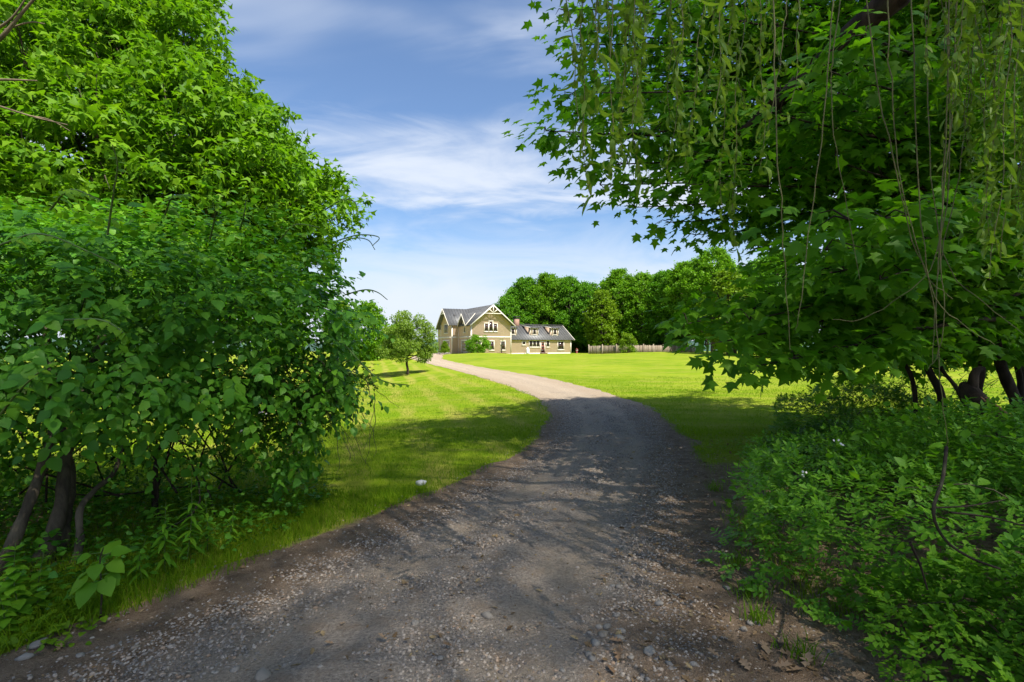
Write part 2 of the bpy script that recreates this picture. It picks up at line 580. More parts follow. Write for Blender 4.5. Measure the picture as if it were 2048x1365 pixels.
def lawn_mat():
    m, t = new_mat("mown lawn with bare verge")
    p = wpos(t)
    at_ = nd(t, "ShaderNodeAttribute", attribute_name="verge")
    vd = at_.outputs["Fac"]
    s_ = nd(t, "ShaderNodeSeparateXYZ")
    t.links.new(p, s_.inputs[0])
    x, y = s_.outputs[0], s_.outputs[1]
    nb = noise(t, p, 0.16, 4.0, 0.55)
    nm = noise(t, p, 1.3, 5.0, 0.6)
    nf = noise(t, p, 16.0, 4.0, 0.7)
    nt = noise(t, mapping(t, p, (1, 1, 0.3)), 70.0, 3.0, 0.7)
    # mower passes: up and down the left side, round and across on the right
    wl = mth(t, "ADD", mth(t, "MULTIPLY", x, 5.6), mth(t, "MULTIPLY", y, 1.5))
    wr = mth(t, "ADD", mth(t, "MULTIPLY", y, 3.3), mth(t, "MULTIPLY", x, 0.55))
    side = nd(t, "ShaderNodeAttribute", attribute_name="side").outputs["Fac"]
    ph = mth(t, "ADD", mth(t, "MULTIPLY", wl, mth(t, "SUBTRACT", 1.0, side)), mth(t, "MULTIPLY", wr, side))
    ph = mth(t, "ADD", ph, mth(t, "ADD", mth(t, "MULTIPLY", nm, 2.0), mth(t, "MULTIPLY", nb, 5.0)))
    st = mth(t, "MULTIPLY", mth(t, "ADD", mth(t, "SINE", ph), 1.0), 0.5)
    st = mth(t, "MULTIPLY", sstep(t, st, 0.45, 0.98), sstep(t, noise(t, p, 0.30, 3.0), 0.30, 0.60))
    c = mixc(t, sstep(t, mth(t, "ADD", mth(t, "MULTIPLY", nb, 0.6), mth(t, "MULTIPLY", nm, 0.4)), 0.38, 0.60), (0.125, 0.205, 0.006), (0.210, 0.262, 0.016))
    c = mixc(t, mth(t, "MULTIPLY", st, mth(t, "SUBTRACT", 0.80, mth(t, "MULTIPLY", side, 0.45))), c, (0.300, 0.270, 0.055))
    c = mixc(t, mth(t, "MULTIPLY", sstep(t, nm, 0.55, 0.75), 0.45), c, (0.095, 0.180, 0.004))
    c = mixc(t, mth(t, "MULTIPLY", sstep(t, nt, 0.45, 0.75), 0.45), c, (0.070, 0.120, 0.005))
    c = mixc(t, mth(t, "MULTIPLY", sstep(t, nf, 0.58, 0.80), 0.40), c, (0.270, 0.290, 0.040))
    streak = noise(t, mapping(t, p, (0.22, 1.5, 1.0), (0, 0, 0), (0, 0, -0.18)), 1.1, 5.0, 0.65)
    c = mixc(t, mth(t, "MULTIPLY", sstep(t, streak, 0.50, 0.66), 0.50), c, (0.105, 0.185, 0.006))
    c = mixc(t, mth(t, "MULTIPLY", sstep(t, streak, 0.46, 0.34), 0.40), c, (0.265, 0.265, 0.050))
    dryp = mth(t, "MULTIPLY", sstep(t, noise(t, p, 0.55, 6.0, 0.65), 0.50, 0.68), 0.45)
    c = mixc(t, dryp, c, (0.270, 0.250, 0.050))
    soil = mixc(t, sstep(t, nf, 0.35, 0.7), (0.150, 0.104, 0.066), (0.270, 0.195, 0.128))
    soil = mixc(t, mth(t, "MULTIPLY", sstep(t, noise(t, p, 45.0, 3.0), 0.58, 0.72), 0.6), soil, (0.20, 0.15, 0.10))
    edge = mth(t, "ADD", vd, mth(t, "MULTIPLY", mth(t, "SUBTRACT", nm, 0.5), 0.40))
    edge = mth(t, "ADD", edge, mth(t, "MULTIPLY", mth(t, "SUBTRACT", nf, 0.5), 0.28))
    g = sstep(t, edge, -0.06, 0.10)
    bare_map = nd(t, "ShaderNodeAttribute", attribute_name="bare").outputs["Fac"]  # mask of the bare earth
    bare = sstep(t, mth(t, "ADD", bare_map, mth(t, "MULTIPLY", mth(t, "SUBTRACT", nm, 0.5), 0.9)), 0.42, 0.62)
    g = mth(t, "MULTIPLY", g, mth(t, "SUBTRACT", 1.0, bare))
    c = mixc(t, g, soil, c)
    h = mth(t, "ADD", nf, mth(t, "MULTIPLY", nt, 0.8))
    out(t, principled(t, c, 0.95, 0.03, bump(t, h, 0.7, 0.03)))
    return m


def road_mat():
    m, t = new_mat("gravel and dirt drive")
    p = wpos(t)
    uvn = nd(t, "ShaderNodeAttribute", attribute_name="across").outputs["Fac"]
    n1 = noise(t, p, 0.9, 4.0, 0.6)
    n2 = noise(t, p, 6.0, 5.0, 0.65)
    n3 = noise(t, p, 55.0, 4.0, 0.7)
    vor = nd(t, "ShaderNodeTexVoronoi")
    vor.inputs["Scale"].default_value = 46.0
    t.links.new(p, vor.inputs["Vector"])
    vor2 = nd(t, "ShaderNodeTexVoronoi")
    vor2.inputs["Scale"].default_value = 95.0
    t.links.new(p, vor2.inputs["Vector"])
    uu = mth(t, "ADD", uvn, mth(t, "MULTIPLY", mth(t, "SUBTRACT", n1, 0.5), 0.22))
    uu = mth(t, "ADD", uu, mth(t, "MULTIPLY", mth(t, "SUBTRACT", n2, 0.5), 0.10))
    # grey stone in the middle and tracks, brown earth to both sides
    gl = sstep(t, uu, 0.15, 0.27)
    gr = sstep(t, uu, 0.80, 0.67)
    gravel = mth(t, "MULTIPLY", gl, gr)
    n4 = noise(t, p, 120.0, 3.0, 0.75)
    stone = ramp(t, n3, [(0.30, (0.160, 0.138, 0.112)), (0.5, (0.275, 0.240, 0.200)), (0.72, (0.42, 0.375, 0.315))])
    stone = mixc(t, mth(t, "MULTIPLY", sstep(t, vor2.outputs["Distance"], 0.30, 0.10), 0.7), stone, ramp(t, vor2.outputs["Color"], [(0.2, (0.18, 0.175, 0.17)), (0.8, (0.45, 0.42, 0.375))]))
    stone = mixc(t, mth(t, "MULTIPLY", sstep(t, n2, 0.45, 0.70), 0.6), stone, (0.25, 0.185, 0.125))
    earth = mixc(t, sstep(t, n2, 0.32, 0.70), (0.135, 0.096, 0.064), (0.255, 0.188, 0.128))
    earth = mixc(t, mth(t, "MULTIPLY", sstep(t, n4, 0.52, 0.68), 0.55), earth, (0.40, 0.32, 0.235))
    earth = mixc(t, mth(t, "MULTIPLY", sstep(t, n4, 0.46, 0.34), 0.55), earth, (0.085, 0.058, 0.038))
    dust = mixc(t, sstep(t, n3, 0.35, 0.7), (0.30, 0.242, 0.175), (0.42, 0.350, 0.262))
    tr1 = mth(t, "MULTIPLY", sstep(t, uu, 0.20, 0.28), sstep(t, uu, 0.40, 0.33))
    tr2 = mth(t, "MULTIPLY", sstep(t, uu, 0.53, 0.60), sstep(t, uu, 0.72, 0.65))
    track = mth(t, "MULTIPLY", mth(t, "MAXIMUM", tr1, tr2), sstep(t, noise(t, p, 1.6, 5.0), 0.34, 0.58))
    c = mixc(t, gravel, earth, stone)
    c = mixc(t, mth(t, "MULTIPLY", track, 0.62), c, dust)
    far = nd(t, "ShaderNodeAttribute", attribute_name="dry").outputs["Fac"]  # sunlight put into the colour: far stretch mixed lighter beyond the trees' shadow
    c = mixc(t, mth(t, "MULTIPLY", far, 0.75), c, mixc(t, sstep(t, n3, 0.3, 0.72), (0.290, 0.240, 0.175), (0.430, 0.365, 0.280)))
    h = mth(t, "ADD", mth(t, "MULTIPLY", n3, 0.9), mth(t, "ADD", mth(t, "MULTIPLY", n2, 0.6), mth(t, "MULTIPLY", n4, 0.5)))
    c = mixc(t, 1.0, c, (1.02, 0.97, 0.93), "MULTIPLY")
    out(t, principled(t, c, 0.92, 0.12, bump(t, h, 1.0, 0.03)))
    return m


def stone_mat(name, stops):
    m, t = new_mat(name)
    g = nd(t, "ShaderNodeNewGeometry")
    oi = nd(t, "ShaderNodeObjectInfo")
    r = mth(t, "FRACT", mth(t, "ADD", g.outputs["Random Per Island"], oi.outputs["Random"]))
    c = ramp(t, r, stops)
    nz = noise(t, g.outputs["Position"], 60.0, 4.0, 0.65)
    c = mixc(t, mth(t, "MULTIPLY", sstep(t, nz, 0.5, 0.75), 0.35), c, (0.10, 0.075, 0.055))
    out(t, principled(t, c, 0.75, 0.3, bump(t, nz, 0.4, 0.004)))
    return m


M_LAWN = lawn_mat()
M_ROAD = road_mat()
M_STONE = stone_mat("crushed stone", [(0.0, (0.140, 0.118, 0.100)), (0.45, (0.250, 0.212, 0.175)), (0.70, (0.340, 0.290, 0.238)), (0.88, (0.280, 0.188, 0.120)), (1.0, (0.43, 0.372, 0.305))])
M_PEBBLE = stone_mat("field pebble", [(0.0, (0.150, 0.136, 0.118)), (0.5, (0.225, 0.204, 0.178)), (0.8, (0.205, 0.170, 0.130)), (1.0, (0.30, 0.275, 0.24))])
M_WHITE_STONE = plain_mat("white stone", (0.45, 0.45, 0.46), 0.7, 0.3, 0.15, 25.0)
M_DEAD = leaf_mat("dead leaf", (0.110, 0.064, 0.034), (0.210, 0.132, 0.075), (0.340, 0.235, 0.145), 0.10, 0.7, 0.2, 3.0)
M_STRAW = leaf_mat("straw and husk", (0.110, 0.065, 0.030), (0.200, 0.130, 0.065), (0.330, 0.250, 0.130), 0.10, 0.7, 0.2, 3.0)


# ---------------------------------------------------------------- ground
def sm(x, a, b):
    f = np.clip((x - a) / (b - a), 0, 1)
    return f * f * (3 - 2 * f)


YL = np.array([-9, -6, 0, 2.4, 3.7, 4.8, 5.75, 6.8, 8.6, 11.7, 14.9, 20.5, 27, 34, 43, 51, 60, 75, 92, 110])
XL = np.array([-5.2, -4.4, -3.4, -2.75, -1.95, -1.30, -0.70, -0.12, 0.45, 0.95, 0.88, -0.22, -2.0, -4.1, -6.9, -9.4, -11.8, -14.3, -15.6, -16.2])
YR = np.array([-9, -6, 0, 2.4, 4, 6.8, 10.2, 13.6, 18.2, 25, 36, 47, 58, 75, 92, 110])
XR = np.array([1.7, 1.6, 1.5, 1.55, 1.80, 2.55, 3.2, 3.5, 2.95, 1.6, -2.1, -5.3, -8.0, -10.2, -10.9, -11.4])
_ys = np.arange(-9, 110, 0.1)


def _smooth(y, x):
    a = np.interp(_ys, y, x)
    k = np.exp(-0.5 * (np.arange(-15, 16) / 6.0) ** 2)
    k /= k.sum()
    return np.convolve(np.pad(a, 15, mode="edge"), k, mode="valid")


_xl, _xr = _smooth(YL, XL), _smooth(YR, XR)


def road_l(y):
    return np.interp(y, _ys, _xl)


def road_r(y):
    return np.interp(y, _ys, _xr)


def verge(x, y):
    """Metres outside the drive's edge (negative on it)."""
    c = 0.5 * (road_l(y) + road_r(y))
    w = 0.5 * (road_r(y) - road_l(y))
    d = np.abs(x - c) - w
    d = d * np.where(y > 22, 0.92, 1.0)
    return np.where(y > 108, 9.0, np.where(y < -8.5, np.maximum(d, 0.3), d))


def bumps(x, y):
    return (0.045 * np.sin(x * 0.31 + 1.3) * np.cos(y * 0.23 + 0.4) + 0.03 * np.sin(x * 0.83 + y * 0.57) + 0.06 * np.sin(y * 0.11 + 2.0) * np.cos(x * 0.09))


def gz(x, y):
    x, y = np.asarray(x, float), np.asarray(y, float)
    r = np.hypot(x, y)
    ve = verge(x, y)
    left = sm(-(x - road_l(y)), 0.2, 5.0)
    z = -0.34 * left * sm(y, 9, 28) * (1 - sm(y, 70, 90))
    z = z - 0.10 * left * sm(y, 4, 7) * (1 - sm(y, 12, 20))
    z = z + 0.52 * np.exp(-((x - 22) / 10) ** 2 - ((y - 72) / 11) ** 2)
    z = z + 0.42 * np.exp(-((x + 4.5) / 5.0) ** 2 - ((y - 79) / 6.0) ** 2)
    z = z + 0.16 * sm(x - road_r(y), 0.4, 3.5) * sm(y, 26, 45) * (1 - sm(y, 62, 80))
    z = z + bumps(x, y) * sm(ve, 0.1, 3.0) * sm(r, 6, 22) * (1 - sm(r, 75, 90))
    z = z - 60 * sm(r, 125, 900) - 0.0 * r
    return z


def axis(lo, hi, h0, grow, start=0.0):
    a, b = [start], [start]
    h = h0
    while a[-1] < hi:
        a.append(a[-1] + h)
        if a[-1] - start > 9:
            h *= grow
    h = h0
    while b[-1] > lo:
        b.append(b[-1] - h)
        if start - b[-1] > 9:
            h *= grow
    return np.array(sorted(set(b[1:] + a)))


xs = axis(-6000, 6000, 0.17, 1.06)
ysg = axis(-6000, 6000, 0.17, 1.05, 6.0)
X, Y = np.meshgrid(xs, ysg)
Z = gz(X, Y)
VE = verge(X, Y)
# the bed of the drive lies a few centimetres deeper than its surface
Z = Z - 0.06 * sm(-VE, 0.10, 0.40) * (Y < 106) * (Y > -8.5)
g = MB()
nx, ny = len(xs), len(ysg)
idx = np.arange(nx * ny).reshape(ny, nx)
g.add(np.stack([X, Y, Z], -1).reshape(-1, 3), np.stack([idx[:-1, :-1], idx[:-1, 1:], idx[1:, 1:], idx[1:, :-1]], -1).reshape(-1, 4))
lawn = g.build("lawn", M_LAWN, smooth=True)
tag(lawn, "mown green lawn rising gently towards the house", None, None, "structure")


def vattr(o, name, arr):
    a = o.data.attributes.new(name, "FLOAT", "POINT")
    a.data.foreach_set("value", np.asarray(arr, dtype=np.float32).ravel())


vattr(lawn, "verge", np.clip(VE, -2, 5))
vattr(lawn, "side", (X > 0.5 * (road_l(Y) + road_r(Y))).astype(float))
bare = 0.75 * np.exp(-((X - 3.2) / 1.1) ** 2 - ((Y - 5.0) / 1.5) ** 2) + np.exp(-((X + 4.6) / 1.9) ** 2 - ((Y - 4.3) / 1.4) ** 2)
bare = np.maximum(bare, sm(X, 1.15, 1.75) * (1 - sm(Y, 5.5, 8.0)) * 1.3)
bare = np.maximum(bare, 0.55 * np.exp(-((X + 2.0) / 0.5) ** 2 - ((Y - 5.9) / 0.16) ** 2))
bare = np.maximum(bare, (Y < 2.6) * (X < -3) * 0.9)
vattr(lawn, "bare", bare)

# the drive: one sheet over its bed, with a ragged edge
ry = [-9.0]
while ry[-1] < 106:
    ry.append(ry[-1] + max(0.16, 0.02 * abs(ry[-1])))
ry = np.array(ry)
NC = 15
fr = np.linspace(0, 1, NC)
jl = 0.12 * (RNG.random(len(ry)) - 0.5) + 0.05 * np.sin(ry * 1.7) + 0.04 * np.sin(ry * 4.3 + 1)
jr = 0.16 * (RNG.random(len(ry)) - 0.5) + 0.08 * np.sin(ry * 1.4 + 2) + 0.06 * np.sin(ry * 3.9)
RL, RR = road_l(ry) + jl - 0.05, road_r(ry) + jr + 0.05
RX = RL[:, None] + (RR - RL)[:, None] * fr[None]
RY = np.repeat(ry[:, None], NC, 1)
prof = 0.036 * np.exp(-((fr - 0.48) / 0.10) ** 2) - 0.016 * np.exp(-((fr - 0.31) / 0.07) ** 2) - 0.016 * np.exp(-((fr - 0.66) / 0.07) ** 2)
RZ = gz(RX, RY) + 0.006 + prof[None] * (0 < fr) * (fr < 1)
RZ[:, 1:-1] += 0.012 * (RNG.random((len(ry), NC - 2)) - 0.5) * (ry < 25)[:, None]
r_ = MB()
ii = np.arange(len(ry) * NC).reshape(len(ry), NC)
r_.add(np.stack([RX, RY, RZ], -1).reshape(-1, 3), np.stack([ii[:-1, :-1], ii[:-1, 1:], ii[1:, 1:], ii[1:, :-1]], -1).reshape(-1, 4))
road = r_.build("gravel_road", M_ROAD, smooth=True)
tag(road, "narrow grey gravel drive curving away to the house", None, None, "structure")
vattr(road, "across", np.repeat(fr[None], len(ry), 0))
vattr(road, "dry", np.repeat(sm(ry, 10.5, 16.0)[:, None], NC, 1))  # where the sunlit far stretch is painted lighter


def road_z(x, y):
    f = (x - road_l(y)) / (road_r(y) - road_l(y))
    return gz(x, y) + 0.006 + 0.030 * np.exp(-((f - 0.48) / 0.10) ** 2) - 0.016 * np.exp(-((f - 0.31) / 0.07) ** 2) - 0.016 * np.exp(-((f - 0.66) / 0.07) ** 2)


# far hills
hm = MB()
th = np.radians(np.linspace(-75, 75, 160))
V, F = [], []
for k, (rr, base, amp) in enumerate(((1500, -62, 0), (2400, -20, 18), (3400, 20, 26), (5200, 30, 30), (5400, -80, 0))):
    hh = base + amp * (np.sin(th * 9 + k) * 0.5 + np.sin(th * 23 + 2 * k) * 0.3 + np.sin(th * 51 + k * 3) * 0.2)
    V.append(np.stack([rr * np.sin(th), rr * np.cos(th), hh], -1))
n_ = len(th)
for k in range(4):
    a = np.arange(n_ - 1) + k * n_
    F.append(np.stack([a, a + 1, a + 1 + n_, a + n_], -1))
hm.add(np.concatenate(V), np.concatenate(F))
mh, t = new_mat("wooded far hills")
nz = noise(t, wpos(t), 0.02, 5.0, 0.65)
out(t, principled(t, mixc(t, sstep(t, nz, 0.35, 0.65), (0.040, 0.075, 0.062), (0.062, 0.105, 0.080)), 1.0, 0.0))  # distant haze put into the base colour as blue green
tag(hm.build("hills", mh, smooth=True), "low blue green wooded hills on the horizon", None, None, "structure")

# ---------------------------------------------------------------- house
M_SIDING = plain_mat("tan clapboard paint", (0.54, 0.395, 0.280), 0.65, 0.25, 0.05, 1.2)
M_TRIM = plain_mat("cream trim paint", (0.70, 0.64, 0.53), 0.55, 0.3, 0.04, 2.0)
M_ROOF = plain_mat("charcoal standing seam metal", (0.090, 0.089, 0.087), 0.5, 0.5, 0.10, 1.0)
M_SEAM = plain_mat("roof seam metal", (0.062, 0.064, 0.068), 0.42, 0.5, 0.08, 1.0)
M_GLASS = plain_mat("dark window glass", (0.030, 0.020, 0.018), 0.08, 0.6, 0.4, 0.7)
M_SASH = plain_mat("dark red sash", (0.105, 0.035, 0.028), 0.5, 0.3, 0.1, 3.0)
M_DOOR = plain_mat("red door paint", (0.235, 0.045, 0.035), 0.5, 0.3, 0.1, 3.0)
M_GARAGE = plain_mat("tan garage door", (0.345, 0.285, 0.190), 0.55, 0.3, 0.05, 1.0)
M_FOUND = plain_mat("pale foundation", (0.62, 0.57, 0.48), 0.8, 0.2, 0.08, 2.0)
M_IRON = plain_mat("dark metal", (0.035, 0.033, 0.032), 0.5, 0.4, 0.2, 5.0)


def brick_mat():
    m, t = new_mat("chimney brick")
    tcn = nd(t, "ShaderNodeTexCoord")
    b = nd(t, "ShaderNodeTexBrick")
    b.inputs["Color1"].default_value = (0.28, 0.155, 0.11, 1)
    b.inputs["Color2"].default_value = (0.22, 0.115, 0.082, 1)
    b.inputs["Mortar"].default_value = (0.36, 0.28, 0.22, 1)
    b.inputs["Scale"].default_value = 4.0
    t.links.new(mapping(t, tcn.outputs["Object"], (1, 1, 1), (0, 0, 0), (PI / 2, 0, 0)), b.inputs["Vector"])
    out(t, principled(t, b.outputs[0], 0.85, 0.2))
    return m


HA = math.radians(26)
house = empty("farmhouse", (-6.89, 86.0, -0.04), "tan clapboard farmhouse with charcoal metal roof and trussed gable, beyond the lawn", "house", None, HA)
ZERO = np.zeros(3)


def hb(mb, name, mat, parent=None, smooth=False):
    """Link a mesh that is already in the house's own axes (x along the front, y into the house)."""
    return mb.build(name, mat, parent or house, smooth, off=ZERO)


def FR(s):      # a facade facing the camera: a = along the front
    return lambda a, z, o: (a, s - o, z)


def LF(tt):     # a facade facing left: a = into the house
    return lambda a, z, o: (tt - o, a, z)


def RT(tt):
    return lambda a, z, o: (tt + o, a, z)


def fbox(mb, mp, a0, a1, z0, z1, o0, o1):
    V = [mp(a, z, o) for z in (z0, z1) for o in (o0, o1) for a in (a0, a1)]
    mb.hexa(V)


def siding(mp, Lf, Rf, z0, z1, parent, h=0.155):
    mb = MB()
    z = z0
    while z < z1 - 0.02:
        zt = min(z + h, z1)
        a0, a1, b0, b1 = Lf(z), Rf(z), Lf(zt), Rf(zt)
        if a1 - a0 > 0.05:
            P = [mp(a0, z, 0.0), mp(a1, z, 0.0), mp(a0, z, 0.022), mp(a1, z, 0.022), mp(b0, zt, 0.006), mp(b1, zt, 0.006)]
            mb.add(P, [(0, 1, 3, 2), (2, 3, 5, 4)])
        z = zt
    return hb(mb, "siding", M_SIDING, parent)


def window(mp, a0, a1, z0, z1, parts=1, rails=1, sill=True, fw=0.11, parent=None):
    fm = MB()
    fbox(fm, mp, a0, a0 + fw, z0, z1, 0.0, 0.075)
    fbox(fm, mp, a1 - fw, a1, z0, z1, 0.0, 0.075)
    fbox(fm, mp, a0 - 0.05, a1 + 0.05, z1, z1 + fw * 1.3, 0.0, 0.09)
    fbox(fm, mp, a0 + fw, a1 - fw, z0, z0 + fw * 0.7, 0.0, 0.075)
    inner = (a1 - a0 - 2 * fw)
    w = (inner - (parts - 1) * 0.12) / parts
    for k in range(1, parts):
        x = a0 + fw + k * w + (k - 1) * 0.12
        fbox(fm, mp, x, x + 0.12, z0 + fw * 0.7, z1, 0.0, 0.07)
    fo = hb(fm, "window", M_TRIM, parent)
    pm, sm_ = MB(), MB()
    for k in range(parts):
        x = a0 + fw + k * (w + 0.12)
        fbox(pm, mp, x, x + w, z0 + fw * 0.7, z1, 0.0, 0.040)
        for q in range(1, rails + 1):
            zz = z0 + (z1 - z0) * (0.52 if rails == 1 else q / (rails + 1))
            fbox(sm_, mp, x, x + w, zz - 0.03, zz + 0.03, 0.0, 0.055)
        fbox(sm_, mp, x + w / 2 - 0.018, x + w / 2 + 0.018, z0 + (z1 - z0) * 0.55, z1, 0.0, 0.052)
    hb(pm, "pane", M_GLASS, fo)
    hb(sm_, "sash", M_SASH, fo)
    if sill:
        s2 = MB()
        fbox(s2, mp, a0 - 0.07, a1 + 0.07, z0 - 0.09, z0, 0.0, 0.13)
        hb(s2, "sill", M_TRIM, fo)
    return fo


def slope(mb, seam, p, q, r_, thick=0.10, step=0.55, lift=0.045):
    """A roof plane: eave from p to q, r_ is the vector up the slope to the ridge."""
    p, q, r_ = Vector(p), Vector(q), Vector(r_)
    n = (q - p).cross(r_).normalized()
    if n.z < 0:
        n = -n
    V = []
    for off in (-thick, 0.0):
        for b in (Vector((0, 0, 0)), r_):
            for a in (p, q):
                V.append(tuple(a + b + n * off))
    mb.hexa(V)
    L = (q - p).length
    k = int(L / step)
    for i in range(1, k + 1):
        a = p + (q - p) * (i * step / L)
        seam.beam(a + n * lift * 0.5, a + r_ + n * lift * 0.5, 0.05, lift, n)


# main two storey wing: t 0..7.5, s 0..16
TW, RIDGE, EAVE = 7.52, 8.45, 5.15
TM = TW / 2
PIT = (RIDGE - 0.12 - EAVE) / TM


def gab(lo, hi, eave, pit):
    mid = 0.5 * (lo + hi)
    return (lambda z: lo if z <= eave else min(mid, lo + (z - eave) / pit)), (lambda z: hi if z <= eave else max(mid, hi - (z - eave) / pit))


core = MB()
prof5 = [(0, 0), (TW, 0), (TW, EAVE), (TM, RIDGE - 0.14), (0, EAVE)]
V = [(a, s, z) for s in (0.0, 16.0) for a, z in prof5]
core.add(V, [(0, 1, 2), (0, 2, 4), (2, 3, 4), (7, 6, 5), (9, 7, 5), (9, 8, 7)])
core.add(V, [(i, (i + 1) % 5, (i + 1) % 5 + 5, i + 5) for i in range(5)])
wall_main = hb(core, "wall", M_SIDING)
lf, rf = gab(0, TW, EAVE, PIT)
siding(FR(0), lf, rf, 0.12, RIDGE - 0.3, wall_main)
siding(LF(0), lambda z: 0.0, lambda z: 6.1, 0.12, EAVE - 0.02, wall_main)
# cross wing to the left: s 6.1..12.3, t -1.23..0
C0, C1, CT, CR = 6.1, 12.3, -1.23, 8.25
CM = 0.5 * (C0 + C1)
CE = 5.35
CP = (CR - 0.12 - CE) / (CM - C0)
core = MB()
p5 = [(C0, 0), (C1, 0), (C1, CE), (CM, CR - 0.14), (C0, CE)]
V = [(t_, s, z) for t_ in (CT, 1.0) for s, z in p5]
core.add(V, [(0, 1, 2), (0, 2, 4), (2, 3, 4), (7, 6, 5), (9, 7, 5), (9, 8, 7)])
core.add(V, [(i, (i + 1) % 5, (i + 1) % 5 + 5, i + 5) for i in range(5)])
wall_cross = hb(core, "wall", M_SIDING)
l2, r2 = gab(C0, C1, CE, CP)
siding(LF(CT), l2, r2, 0.12, CR - 0.3, wall_cross)
siding(FR(C0), lambda z: CT, lambda z: -0.03, 0.12, CE, wall_cross)
core = MB()
core.box(-0.62, 0.5, 12.3, 16.0, 0, 4.9)
wall_back = hb(core, "wall", M_SIDING)
siding(LF(-0.62), lambda z: 12.32, lambda z: 16.0, 0.12, 4.88, wall_back)
# low wing to the right
W0, W1, WS, WE, WR_, WD = TW, 20.0, 0.30, 2.72, 5.30, 7.8
WM = WS + WD / 2
WP = (WR_ - 0.1 - WE) / (WD / 2)
core = MB()
p5 = [(WS, 0), (WS + WD, 0), (WS + WD, WE), (WM, WR_ - 0.12), (WS, WE)]
V = [(t_, s, z) for t_ in (W0 + 0.01, W1) for s, z in p5]
core.add(V, [(0, 1, 2), (0, 2, 4), (2, 3, 4), (7, 6, 5), (9, 7, 5), (9, 8, 7)])
core.add(V, [(i, (i + 1) % 5, (i + 1) % 5 + 5, i + 5) for i in range(5)])
wall_low = hb(core, "wall", M_SIDING)
siding(FR(WS), lambda z: W0 + 0.04, lambda z: W1, 0.2, WE - 0.02, wall_low)
fm = MB()
fbox(fm, FR(WS), W0 + 0.12, W1 + 0.02, -0.3, 0.2, 0.0, 0.05)
fbox(fm, FR(0), -0.02, TW + 0.02, -0.3, 0.12, 0.0, 0.05)
hb(fm, "foundation", M_FOUND)

# roofs
rm, sm2 = MB(), MB()
ov = 0.42
z_e = EAVE - ov * PIT
slope(rm, sm2, (-ov, -0.8, z_e + 0.16), (-ov, 16.3, z_e + 0.16), (TM + ov, 0, (TM + ov) * PIT))
slope(rm, sm2, (TW + ov, 16.3, z_e + 0.16), (TW + ov, -0.8, z_e + 0.16), (-(TM + ov), 0, (TM + ov) * PIT))
roof_main = hb(rm, "roof", M_ROOF)
hb(sm2, "roof_seam", M_SEAM, roof_main)
rm, sm2 = MB(), MB()
ze = CE - ov * CP + 0.14
slope(rm, sm2, (CT - 0.75, C0 - ov, ze), (3.4, C0 - ov, ze), (0, CM - C0 + ov, (CM - C0 + ov) * CP))
slope(rm, sm2, (3.4, C1 + 1.0, ze - 0.6 * CP), (CT - 0.75, C1 + 1.0, ze - 0.6 * CP), (0, -(C1 - CM + 1.0), (C1 - CM + 1.0) * CP))
roof_cross = hb(rm, "roof", M_ROOF)
hb(sm2, "roof_seam", M_SEAM, roof_cross)
rm, sm2 = MB(), MB()
slope(rm, sm2, (-1.0, 12.6, 4.75), (-1.0, 16.2, 4.75), (1.5, 0, 1.2))
roof_back = hb(rm, "roof", M_ROOF)
# little wall gable over the left facade
G0, G1, GR = 1.05, 5.0, 6.95
GM = 0.5 * (G0 + G1)
GE = 4.80
GP = (GR - GE) / (GM - G0)
rm, sm2 = MB(), MB()
slope(rm, sm2, (-0.62, G0, GE + 0.1), (2.2, G0, GE + 0.1), (0, GM - G0, GR - GE))
slope(rm, sm2, (2.2, G1, GE + 0.1), (-0.62, G1, GE + 0.1), (0, -(G1 - GM), GR - GE))
roof_small = hb(rm, "roof", M_ROOF)
hb(sm2, "roof_seam", M_SEAM, roof_small)
core = MB()
V = [(t_, s, z) for t_ in (-0.06, 2.0) for s, z in ((G0 + 0.3, 4.7), (G1 - 0.3, 4.7), (GM, GR - 0.25))]
core.add(V, [(0, 1, 2), (5, 4, 3)])
core.add(V, [(0, 1, 4, 3), (1, 2, 5, 4), (2, 0, 3, 5)])
wg = hb(core, "wall", M_SIDING)
# low wing roof
rm, sm2 = MB(), MB()
wze = WE - 0.45 * WP + 0.13
slope(rm, sm2, (TW + 0.02, WS - 0.45, wze), (W1 + 0.5, WS - 0.45, wze), (0, WD / 2 + 0.45, (WD / 2 + 0.45) * WP), step=0.56)
slope(rm, sm2, (W1 + 0.5, WS + WD + 0.45, wze), (TW + 0.02, WS + WD + 0.45, wze), (0, -(WD / 2 + 0.45), (WD / 2 + 0.45) * WP))
roof_low = hb(rm, "roof", M_ROOF)
hb(sm2, "roof_seam", M_SEAM, roof_low)
rb = MB()
rb.beam((TW, WM, WR_ + 0.13), (W1 + 0.5, WM, WR_ + 0.13), 0.26, 0.07)
hb(rb, "ridge_cap", M_ROOF, roof_low)


def zr(s):      # low wing roof surface height
    return wze + (s - (WS - 0.45)) * WP


# chimney
cm = MB()
cx = 10.6
cm.box(cx - 0.45, cx + 0.45, WM - 0.35, WM + 0.35, 4.6, 6.45)
ch = hb(cm, "chimney", brick_mat(), roof_low)
cm = MB()
cm.box(cx - 0.52, cx + 0.52, WM - 0.42, WM + 0.42, 6.45, 6.53)
for i in (-0.4, 0.4):
    for j in (-0.3, 0.3):
        cm.box(cx + i - 0.03, cx + i + 0.03, WM + j - 0.03, WM + j + 0.03, 6.53, 6.80)
cm.box(cx - 0.60, cx + 0.60, WM - 0.50, WM + 0.50, 6.80, 6.88)
hb(cm, "chimney_cap", M_IRON, roof_low)

